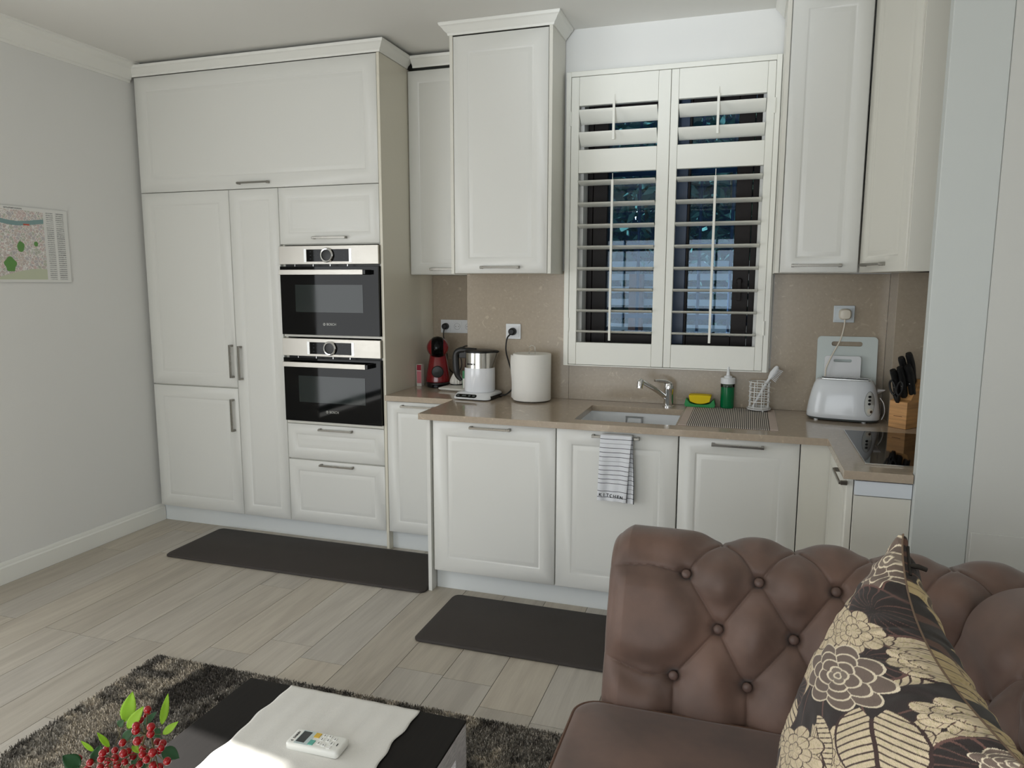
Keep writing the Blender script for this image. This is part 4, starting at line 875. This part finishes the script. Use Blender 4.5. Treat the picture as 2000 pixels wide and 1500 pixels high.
# ------------------------------------------------------------------ coffee table, runner, remote
t = thing('coffee_table', 'black-brown wooden coffee table with glare painted pale into its grained sides on the rug', 'table', (2.63,-2.85,.022))
tx0, tx1, ty0, ty1, tz = 2.312, 2.955, -3.42, -2.262, .45
obj('tabletop', B(tx0,tx1,ty0,ty1,tz-.007,tz), TBLK, t, bevel=.0015)
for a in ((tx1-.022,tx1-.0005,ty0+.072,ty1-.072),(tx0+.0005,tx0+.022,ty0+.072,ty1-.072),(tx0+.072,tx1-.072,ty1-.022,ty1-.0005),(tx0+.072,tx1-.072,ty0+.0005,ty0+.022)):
    obj('apron', B(a[0],a[1],a[2],a[3],tz-.062,tz-.0075), TGLARE, t, bevel=.001)
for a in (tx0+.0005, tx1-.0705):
    for b in (ty0+.0005, ty1-.0705): obj('leg', B(a,a+.07,b,b+.07,.022,tz-.0075), TGLARE, t, bevel=.002)
RUN = mat('cream_cloth', (228,226,220), .9, bump=.35, bscale=260, stretch=(1,6,1))
mb = MB(); mb.grid(60, 160, lambda u, v: (2.444+.383*u+(.0035*math.sin(v*37)+.0025*math.sin(v*83+1))*(1 if u > .5 else .8)*(2*abs(u-.5)), -2.266-1.1*v, .4522+.0009*math.sin(u*9+v*5)*math.sin(v*23)+.0004*math.sin(u*40)), uv=False)
o = obj('table_runner', mb, RUN, ang=180); s_ = o.modifiers.new('thick','SOLIDIFY'); s_.thickness = .0012; tag(o, 'cream cloth runner lying along the middle of the coffee table', 'table runner')
t = thing('remote_control', 'white air conditioner remote with a small grey screen lying on the runner', 'remote', (2.668,-2.475,.4535))
RM = Matrix.Translation((2.662,-2.474,.4537))@Matrix.Rotation(.02,4,'Z'); hl, hw = .069, .030
mb = MB(); mb.M = RM; mb.rings([rr(-hl+.002,hl-.002,-hw+.002,hw-.002,.008,0),rr(-hl,hl,-hw,hw,.009,.003),rr(-hl,hl,-hw,hw,.009,.014),rr(-hl+.002,hl-.002,-hw+.002,hw-.002,.008,.0165),rr(-hl+.006,hl-.006,-hw+.006,hw-.006,.006,.0175)]); bd = obj('case', mb, mat('remote_white', (240,240,234), .35), t, ang=50)
def rbox(name, x0, x1, y0, y1, m, h=.0185): mb = MB(); mb.M = RM; mb.box(x0,x1,y0,y1,.0172,h); return obj(name, mb, m, bd, bevel=.0004)
rbox('screen_surround', -.049,-.012,-.025,.025, mat('pale_blue_print', (196,210,210), .4), .0178)
rbox('screen', -.047,-.025,-.019,.021, mat('dark_screen', (58,62,62), .2), .0183)
rbox('yellow_button', -.014,.000,.006,.022, mat('yellow_key', (225,185,70), .4), .0192); rbox('green_button', -.014,-.001,-.022,-.005, mat('teal_key', (100,180,165), .4), .0192)
for x, y in ((.010,.018),(.024,.018),(.010,.004),(.026,.004),(.040,.012),(.040,-.004),(.010,-.011),(.024,-.014),(.040,-.018)): rbox('button', x-.005,x+.005,y-.0045,y+.0045, mat('key_white', (244,244,240), .4) if (x, y) == (.010,.018) else bpy.data.materials['key_white'], .0190)
for x, y, w2 in ((.010,.018,.003),(.024,.018,.003),(.010,.004,.0035),(.026,.004,.003),(.040,.012,.003),(.040,-.004,.004),(.010,-.011,.003),(.024,-.014,.002),(.055,-.004,.004)): rbox('key_mark', x-.0008,x+.0008,y-w2,y+w2, INK, .0193)
text('logo_lettering', 'DAIKIN', .0078, RM@frame((-.0565,.003,.0178),(0,1,0),(-1,0,0)), INK, bd, ext=.0002, bold=.0002)
mb = MB(); mb.M = RM; mb.prism([(-.060,-.0175),(-.0525,-.0165),(-.0565,-.0205)], lambda a,b,h: (a,b,h), .0174, .0181); obj('logo_emblem', mb, INK, bd)
# ------------------------------------------------------------------ chesterfield sofa
PROF = [(0,.30),(.0,.40),(.006,.46),(.028,.55),(.056,.64),(.082,.705)]
cxr, czr, rr_ = .198, .722, .110
for k in range(0, 27): aa = math.radians(172-k*9.2); PROF.append((cxr+rr_*math.cos(aa), czr+rr_*math.sin(aa)))
PROF += [(.245,.60),(.243,.5),(.243,.2),(.243,.06)]
PR = smooth([(a, b, 0) for a, b in PROF], 6); PR = np.array([(p.x, p.y) for p in PR]); sl_ = np.concatenate([[0], np.cumsum(np.hypot(*np.diff(PR, axis=0).T))])
def s_at(zv, front=True):
    k = int(np.argmax(PR[:,1])); return float(np.interp(zv, PR[:k,1], sl_[:k]))
S_TOP = float(sl_[int(np.argmax(PR[:,1]))]); S_END = float(sl_[-1])
S3, S2, S1, S0 = s_at(.528), s_at(.655), s_at(.780), S_TOP-.005
def roll(name, L_, fmap, u1, u2, du, parent, n_u, ends, smin=.0):
    ns = 520; sv = np.linspace(smin, S_END, ns); d = np.interp(sv, sl_, PR[:,0]); z = np.interp(sv, sl_, PR[:,1]); uv_ = np.linspace(0, L_, n_u)
    tx_, tz_ = np.gradient(d, sv), np.gradient(z, sv); nd, nz = -tz_, tx_; q = np.hypot(nd, nz); nd /= q; nz /= q
    Ug, Sg = np.meshgrid(uv_, sv)
    b1 = [(u1+du*k, S1) for k in range(-1, int(L_/du)+2)]; b2 = [(u2+du*k, S2) for k in range(0 if ends else -1, int(L_/du)+2)]; b3 = [(u1-.018+du*k, S3) for k in range(-1, int(L_/du)+2)]
    ok = lambda p: .10 < p[0] < L_-.02
    seg = []
    for p in b1:
        if ok(p):
            for sgn in (-1, 1):
                q_ = (p[0]+sgn*du/2, S0)
                if q_[0] > .12: seg.append((p, (p[0]+sgn*du*.26, S1+(S0-S1)*.68))); seg.append(((p[0]+sgn*du*.26, S1+(S0-S1)*.68), (q_[0]-sgn*.012, S0)))
                q_ = (p[0]+sgn*du/2, S2)
                if ok(q_) and q_[0] > b2[0][0]-.03: seg.append((p, q_))
    for p in b2:
        if ok(p):
            for q_ in b3:
                if ok(q_) and abs(q_[0]-p[0]) < du*.7: seg.append((p, q_))
            seg.append(((p[0], S0), (p[0], S_TOP+.20)))
    for p in b3:
        if ok(p): seg.append((p, (p[0]+.004, 0)))
    f1 = [p for p in b1 if ok(p)][0]; f3 = [p for p in b3 if ok(p)][0]
    if ends:
        seg += [(f1, (f1[0]*.55, S1+.012)), ((f1[0]*.55, S1+.012), (-.02, S1-.004)), (f3, (f3[0]*.6, S3-.004)), ((f3[0]*.6, S3-.004), (-.02, S3+.035))]
    dm = np.full(Ug.shape, 9.); PF = np.ones(Ug.shape)
    for (a0, s0), (a1, s1) in seg:
        ax, as_ = a1-a0, s1-s0; t_ = np.clip(((Ug-a0)*ax+(Sg-s0)*as_)/(ax*ax+as_*as_), 0, 1); di = np.hypot(Ug-a0-ax*t_, Sg-s0-as_*t_); dm = np.minimum(dm, di); PF *= 1-np.exp(-(di/.040)**2)
    btn = [p for p in b1+b2+b3 if ok(p)]; db = np.full(Ug.shape, 9.)
    for a0, s0 in btn: db = np.minimum(db, np.hypot(Ug-a0, Sg-s0))
    disp = .024*PF+.003*(1-np.exp(-(dm/.008)**2))-.0035*np.exp(-(dm/.0026)**2)-.030*np.exp(-(db/.017)**2)-.008*np.exp(-(db/.045)**2)
    # radial puckers around the buttons
    fade = np.clip((Sg-.02)/.05, 0, 1)*np.clip((S_TOP+.22-Sg)/.05, 0, 1); disp = disp*np.where(Sg > S_TOP, fade, 1)+.010*(1-fade)*(Sg > S_TOP)
    if ends:
        r0 = .045; e = np.clip(r0-Ug, 0, r0); disp = disp*np.clip(Ug/.05, .35, 1)-(r0-np.sqrt(np.maximum(r0*r0-e*e, 0)))*.8
    D = d[:,None]+nd[:,None]*disp; Zz = z[:,None]+nz[:,None]*disp
    mb = MB(); P3 = [fmap(u_, a_, b_) for u_, a_, b_ in zip(Ug.ravel(), D.ravel(), Zz.ravel())]
    mb.add(P3, [(j*n_u+i, j*n_u+i+1, (j+1)*n_u+i+1, (j+1)*n_u+i) for j in range(ns-1) for i in range(n_u-1)])
    if ends:   # flat end panel
        n0 = len(mb.v); c_ = fmap(0, .14, .45); mb.add([c_], []); k = [j*n_u for j in range(ns)]
        for j in range(ns-1): mb.f.append((k[j], k[j+1], n0)); mb.m.append(0)
        mb.f.append((k[-1], k[0], n0)); mb.m.append(0)
    o = obj(name, mb, LEATH, parent, ang=70)
    for a0, s0 in btn:
        dd = float(np.interp(s0, sv, d)); zz_ = float(np.interp(s0, sv, z)); a_ = float(np.interp(s0, sv, nd)); b_ = float(np.interp(s0, sv, nz))
        P = Vector(fmap(a0, dd-a_*.014, zz_-b_*.014)); P2 = Vector(fmap(a0, dd+a_*.1, zz_+b_*.1)); ax = (P2-P).normalized(); xx_ = ax.orthogonal().normalized()
        mb = MB(); mb.M = frame(P, xx_, ax.cross(xx_)); mb.lathe([(0,-.004),(.0115,-.004),(.0125,0),(.0115,.004),(.007,.0068),(0,.0078)], seg=20); obj('button', mb, LEATB, o, ang=60)
    return o
sofa = thing('chesterfield_sofa', 'brown leather chesterfield sofa with button-tufted rolled arm and back', 'sofa', (3.9,-2.8,0))
AX = 3.252
roll('armrest', 1.13, lambda u, d, z: (AX+u, -2.055+d, z), .205, .293, .1835, sofa, 560, True)
roll('backrest', 1.82, lambda u, d, z: (4.03+d, -1.99-u, z), .26, .352, .1835, sofa, 600, False)
obj('frame', MB().box(3.235,4.20,-3.80,-2.03,.07,.30), LEATH, sofa, bevel=.02)
obj('arm_core', B(3.30,4.24,-1.95,-1.84,.08,.60), LEATH, sofa, bevel=.02)
for a in (3.30, 4.15):
    for b in (-3.7, -1.95): obj('foot', MB().lathe([(0,0),(.022,0),(.034,.02),(.036,.04),(.028,.07),(0,.07)], (a,b,.0005), 20), TBLK, sofa)
def cushion(x0, x1, y0, y1, z0, z1, r):
    n = 60; rs = []; xm, ym = (x0+x1)/2, (y0+y1)/2
    def pl(i, z): return rr(x0+i, x1-i, y0+i, y1-i, max(r-i*.5, .01), z, 8)
    mb = MB(); R_ = .035
    prof = [(.03,z0)]+[(R_-R_*math.sin(a), z0+R_*(1-math.cos(a))*.9) for a in np.linspace(0, PI/2, 6)]+[(0,(z0+z1)/2)]+[(R_-R_*math.cos(a), z1-R_+R_*math.sin(a)) for a in np.linspace(0, PI/2, 6)]
    rg_ = [pl(i, z) for i, z in prof]
    for q, h in ((.06,.004),(.10,.010),(.16,.016),(.22,.019),(.28,.020)): rg_.append(pl(q, z1+h))
    rg_.append([(p[0]*.1+xm*.9, p[1]*.1+ym*.9, z1+.021) for p in pl(.3, 0)])
    mb.rings(rg_); c_ = obj('seat_cushion', mb, LEATH, sofa, ang=80)
    obj('piping', MB().tube(pl(.010, z1-.011), .0048, 8, closed=True), PIPE, c_)
cushion(3.190, 4.05, -2.92, -2.062, .30, .455, .07)
cushion(3.190, 4.05, -3.79, -2.925, .30, .455, .07)
# ------------------------------------------------------------------ floral cushion
NP = 520
aa, bb = np.meshgrid(np.linspace(0,1,NP+1), np.linspace(0,1,NP+1), indexing='ij')
def paint():
    bg = lc((42,33,30)); im = np.ones((NP+1,NP+1,3))*bg; br = lc((104,74,66)); cr = lc((214,196,166)); cr2 = lc((226,212,186)); tp = lc((112,96,86)); dk = lc((62,42,38))
    grain = np.random.default_rng(4).random((NP+1, NP+1)); gr = np.repeat(np.random.default_rng(6).random((NP+1, (NP+1)//4+1)), 4, 1)[:, :NP+1]
    # background vines
    v1 = np.abs(np.sin(aa*23+2*np.sin(bb*9))+np.sin(bb*19+2*np.cos(aa*7))) < .10; im[v1] = br
    def local(c, vx, vy):
        M_ = np.linalg.inv(np.array([[vx[0], vy[0]],[vx[1], vy[1]]])); p, q = aa-c[0], bb-c[1]; return M_[0,0]*p+M_[0,1]*q, M_[1,0]*p+M_[1,1]*q
    def motif(kind, ca_, cb_, vx, vy, ph):
        X_, Y_ = local((ca_, cb_), vx, vy); r = np.hypot(X_, Y_); th = np.arctan2(Y_, X_)
        if kind == 'rose':
            for k, (s_, n_) in enumerate(((1.0,9),(.74,7),(.50,5),(.28,4),(.12,3))):
                R_ = s_*(.80+.20*np.abs(np.cos(n_*th/2+ph+k*1.3))); ins = r < R_; im[ins] = tp if k < 3 else lc((128,114,102))
                im[ins & (R_-r < .045)] = cr2
                sepn = np.abs(np.cos(n_*th/2+ph+k*1.3)) < .07; im[ins & sepn & (r > s_*.55)] = cr2
        elif kind == 'flower':
            for k, (s_, n_) in enumerate(((1.0,7),(.66,6),(.34,5))):
                R_ = s_*(.72+.28*np.abs(np.cos(n_*th/2+ph+k))**.6); ins = r < R_; im[ins] = cr
                im[ins & (gr > .72)] = lc((196,180,142)); im[ins & (R_-r < .035)] = dk
                im[ins & (np.abs(np.cos(n_*th/2+ph+k)) < .06)] = dk
                im[ins & (np.abs(np.sin(n_*th+ph)) < .10) & (r > s_*.5)] = br
        elif kind == 'leaf':
            c_, s_ = math.cos(ph), math.sin(ph); x_ = X_*c_+Y_*s_; y_ = -X_*s_+Y_*c_; t_ = (y_+1)/2
            wdt = .95*np.sqrt(np.clip(t_*1.15+.02, 0, 1))*np.clip(1-t_, 0, 1)**.55*1.25; ins = (t_ > 0) & (t_ < 1) & (np.abs(x_) < wdt) & ~((t_ < .16) & (np.abs(x_) < (.16-t_)*1.3))
            im[ins] = cr; im[ins & (gr > .7)] = lc((200,186,150)); vein = np.abs(((y_-np.abs(x_)*.75)*5.5) % 1-.5) < .12; im[ins & vein] = dk
            im[ins & (np.abs(x_) < .03)] = dk; im[ins & (wdt-np.abs(x_) < .04)] = dk
        else:
            ins = r < 1; im[ins] = bg; im[ins & (np.abs(np.sin(th*9+ph+.5*np.sin(r*6))) < .22*(.4+r)) & (r > .1)] = br; im[ins & (1-r < .07)] = br
    rb = random.Random(9)
    ks = ['flower','leaf','fan','flower','rose','leaf']
    for k in range(34):
        an = rb.random()*6.3; s_ = .09+.05*rb.random(); motif(ks[k % 6], rb.random(), rb.random(), (s_*math.cos(an), s_*math.sin(an)), (-s_*math.sin(an), s_*math.cos(an)), rb.random()*6)
    for k, ca_, cb_, a, b, c_, d, ph in MOT: motif(k, ca_, cb_, (a, b), (c_, d), ph)
    im *= (.90+.2*grain)[..., None]
    return im
MOT = [
('fan',0.063,0.286,-0.092,0.150,0.036,0.073,0.0),('fan',0.122,0.475,-0.100,0.139,0.035,0.070,1.0),('fan',0.024,0.996,-0.101,0.106,0.042,0.061,2.0),('fan',0.531,0.203,-0.112,0.135,0.020,0.065,2.2),
('flower',0.297,0.146,-0.168,0.244,0.045,0.116,0.3),('flower',0.0,0.837,-0.078,0.096,0.035,0.053,1.0),
('flower',0.137,0.326,-0.097,0.146,0.034,0.072,2.0),
('leaf',0.666,0.208,-0.211,0.235,0.030,0.113,0.5),('flower',0.541,0.486,-0.171,0.176,0.030,0.089,1.2),('flower',0.0,0.595,-0.061,0.090,0.027,0.047,0.4),
('rose',0.0,1.004,-0.055,0.061,0.026,0.036,1.0),
('leaf',0.213,0.773,-0.178,0.190,0.054,0.102,0.0),('rose',0.233,0.454,-0.168,0.217,0.050,0.109,0.0)]
im = paint(); PA = Vector((3.86,-2.45,1.10)); e1 = Vector((-.2873,.1077,-.9518)); e2 = Vector((.0369,-.9917,-.1234)); nn = e1.cross(e2).normalized()
if nn.dot(camo.matrix_world.translation-PA) < 0: nn = -nn
SZ = .55
t = thing('throw_cushion', 'floral brown and cream throw cushion propped against the sofa arm and back', 'cushion', tuple(PA+(e1+e2)*SZ/2))
A_ = aa; B_ = bb; th_ = (4*A_*(1-A_))**.5*(4*B_*(1-B_))**.5; th_ = .105*th_**.85
rgp = np.random.default_rng(8); wr_ = vnoise(A_.ravel(), B_.ravel(), 14, 31).reshape(A_.shape)-.5
# edges draw in between the corners
sh = .035; Ap = .5+(A_-.5)*(1-sh*np.sin(np.pi*B_)*1.2)+.085*np.sin(np.pi*np.minimum(1,B_)**.72)*(1-A_)**2; Bp = .5+(B_-.5)*(1-sh*np.sin(np.pi*A_)*1.2)
edge_d = np.minimum(np.minimum(A_, 1-A_), np.minimum(B_, 1-B_)); puck = .006*np.exp(-edge_d/.06)*np.sin((A_+B_)*70+6*wr_)*(edge_d > 0)
for nm, sgn, dm in (('front_cover', 1, 1.0), ('back_cover', -1, 1.25)):
    H = sgn*(th_*dm+puck*.8+.006*wr_*np.minimum(1, edge_d*8)); mb = MB()
    P = np.array(PA)[None,None,:]+SZ*(Ap[...,None]*np.array(e1)+Bp[...,None]*np.array(e2))+H[...,None]*np.array(nn)
    mb.add([tuple(p) for p in P.reshape(-1,3)], [(i*(NP+1)+j, (i+1)*(NP+1)+j, (i+1)*(NP+1)+j+1, i*(NP+1)+j+1) for i in range(NP) for j in range(NP)])
    cim = im if sgn > 0 else im[::-1, :, :]*np.array([.72,.66,.48])
    mb.cols = np.concatenate([cim.reshape(-1,3), np.ones((cim.shape[0]*cim.shape[1],1))], 1)
    obj(nm, mb, bpy.data.materials.get('cushion_jacquard') or attr_mat('cushion_jacquard', .85, bump=.35, bscale=700, sheen=.1), t, ang=180)
def PP(a, b, h=0):
    a2 = .5+(a-.5)*(1-sh*math.sin(PI*b)*1.2)+.085*math.sin(PI*b**.72)*(1-a)**2; b2 = .5+(b-.5)*(1-sh*math.sin(PI*a)*1.2); return PA+(e1*a2+e2*b2)*SZ+nn*h
obj('zip', MB().tube([PP(.0, 0.03+.11*i/10, -.010) for i in range(11)], .0022, 8), ZIPM, t)
zp = PP(0,.10,-.010); obj('zip_pull', MB().tube([zp, zp-nn*.012+Vector((.002,0,.003)), zp-nn*.024+Vector((.004,0,.002))], [.0035,.0045,.004], 10), ZIPM, t)
obj('seam_cord', MB().tube([PP(i/40, 0) for i in range(41)]+[PP(1, i/40) for i in range(1,41)]+[PP(1-i/40, 1) for i in range(1,41)]+[PP(0, 1-i/40) for i in range(1,40)], .0017, 8, closed=True), mat('seam_cloth', (120,100,82), .9), t)
# ------------------------------------------------------------------ berry bouquet in a small vase
RC = camo.matrix_world.to_3x3(); CO = camo.matrix_world.translation.copy()
def bq(x, y, d):   # measured spot in the close-up of the bouquet, at d metres
    px = 100+x/6.667; py = 1320+y/6.667; return CO+RC@Vector(((px-1000)/1418.5*d, -(py-750)/1418.5*d, -d))
t0 = thing('vase', 'small white ceramic vase on the coffee table under the berry sprigs', 'vase', (2.665,-3.06,.4525))
obj('body', MB().lathe([(0,0),(.034,0),(.045,.03),(.050,.07),(.042,.12),(.026,.155),(.024,.175),(.028,.185),(.024,.184),(.020,.175),(.021,.155),(.036,.12),(.043,.07),(.036,.03),(0,.02)], (2.665,-3.06,.4515+.001), 36), GLAZE, t0, ang=50)
t = thing('berry_bouquet', 'artificial sprigs of red berries and green leaves rising over the coffee table', 'berry sprigs', (2.665,-3.06,.60))
rb = random.Random(12); bp_ = [(1255,440),(1250,510),(1155,575),(1105,650),(1105,710),(1300,665),(1295,755),(930,870),(1190,820),(1120,850),(830,970),(720,960),(670,1005),(650,1080),(735,1110),(740,1185),(940,1010),(1000,985),(1065,1045),(960,1120),(860,1150),(355,1080),(505,1130),(1455,880),(1430,940),(1400,975),(1380,860),(1320,1000),(1190,950),(1190,1020),(1280,1050),(1510,1110),(1410,1190),(1240,1090),(830,1070),(860,1230),(640,1190),(470,1220),(1060,1210),(1330,1170),(1150,1150),(780,1300),(980,1290),(1200,1280),(560,1290),(1420,1300),(700,1380),(1050,1380),(1320,1400)]
R0 = Vector((2.665,-3.06,.625)); tips = []
hubs = [bq(1230,760,1.10), bq(1340,980,1.08), bq(760,1080,1.12), bq(960,1100,1.10), bq(450,1180,1.12), bq(1190,1000,1.10)]
for h in hubs: obj('stem', MB().tube(smooth([R0, R0.lerp(h,.5)+Vector((rb.uniform(-.01,.01),0,0)), h],6), .0016, 8), STEM, t)
proto = None
for x, y in bp_:
    d = 1.06+.09*rb.random(); p = bq(x, y, d); s_ = 1+.12*rb.uniform(-1,1)
    h = min(hubs, key=lambda q: (q-p).length)
    if proto is None:
        mb = MB(); mb.sphere((WLOC[t.name].x, WLOC[t.name].y, WLOC[t.name].z), .0056, .0056, .0058, 20, 14); proto = obj('berry', mb, BERRY, t, ang=80); b_ = proto
        proto.location = p-WLOC[t.name]
    else:
        b_ = proto.copy(); COL.objects.link(b_); b_.parent = t; b_.location = p-WLOC[t.name]; b_.scale = (s_, s_, s_)
    obj('twig', MB().tube([h, h.lerp(p,.6)+Vector((0,0,-.003)), p], .0007, 6), STEM, t)
LV = [(960,600,1060,210,180,0),(990,690,1200,400,130,0),(1440,640,1520,240,100,0),(1450,760,1650,600,95,0),(760,925,600,740,75,0),(555,985,390,850,55,0),(1060,900,1150,1010,80,0),
 (1450,960,1665,1070,170,1),(1050,1090,1260,1180,190,1),(570,1120,640,900,160,1),(370,1180,150,1040,190,1),(1200,630,1370,470,90,1),(1330,700,1420,800,110,1),(930,830,1070,700,120,1),(870,650,945,580,100,1),(1060,800,1180,750,70,1),(200,1260,420,1240,150,1)]
for xa, ya, xb, yb, wd, dk in LV:
    d = 1.09+.05*rb.random(); P0 = bq(xa, ya, d); P1 = bq(xb, yb, d-.01); ax = P1-P0; L_ = ax.length; ax.normalize(); vw = (CO-P0).normalized(); sd = ax.cross(vw).normalized(); nr = sd.cross(ax); W_ = wd/6.667/1418.5*d/2
    sd = (sd+nr*rb.uniform(-.25,.25)).normalized(); mb = MB()
    def lf(u, v):
        w2 = W_*math.sin(PI*min(1, v**.8))**.85*(1+.05*math.sin(v*60)); k = 2*u-1; return tuple(P0+ax*L_*v+sd*w2*k+nr*(.16*W_*abs(k)-.12*L_*(v-.5)**2))
    mb.grid(6, 24, lf, uv=False); o = obj('leaf', mb, LEAFD if dk else LEAFL, t, ang=60); o.modifiers.new('thick','SOLIDIFY').thickness = .0004
    h = min(hubs, key=lambda q: (q-P0).length); obj('twig', MB().tube([h, P0], .0006, 6), STEM, t)
for m_, s_ in ((LEAFL, .45), (LEAFD, .1)):
    N = m_.node_tree.nodes; L = m_.node_tree.links; p = N['Principled BSDF']; tr = N.new('ShaderNodeBsdfTranslucent'); tr.inputs[0].default_value = p.inputs['Base Color'].default_value
    x = N.new('ShaderNodeMixShader'); x.inputs[0].default_value = s_; out_ = [n for n in N if n.type == 'OUTPUT_MATERIAL'][0]; L.new(p.outputs[0], x.inputs[1]); L.new(tr.outputs[0], x.inputs[2]); L.new(x.outputs[0], out_.inputs[0])
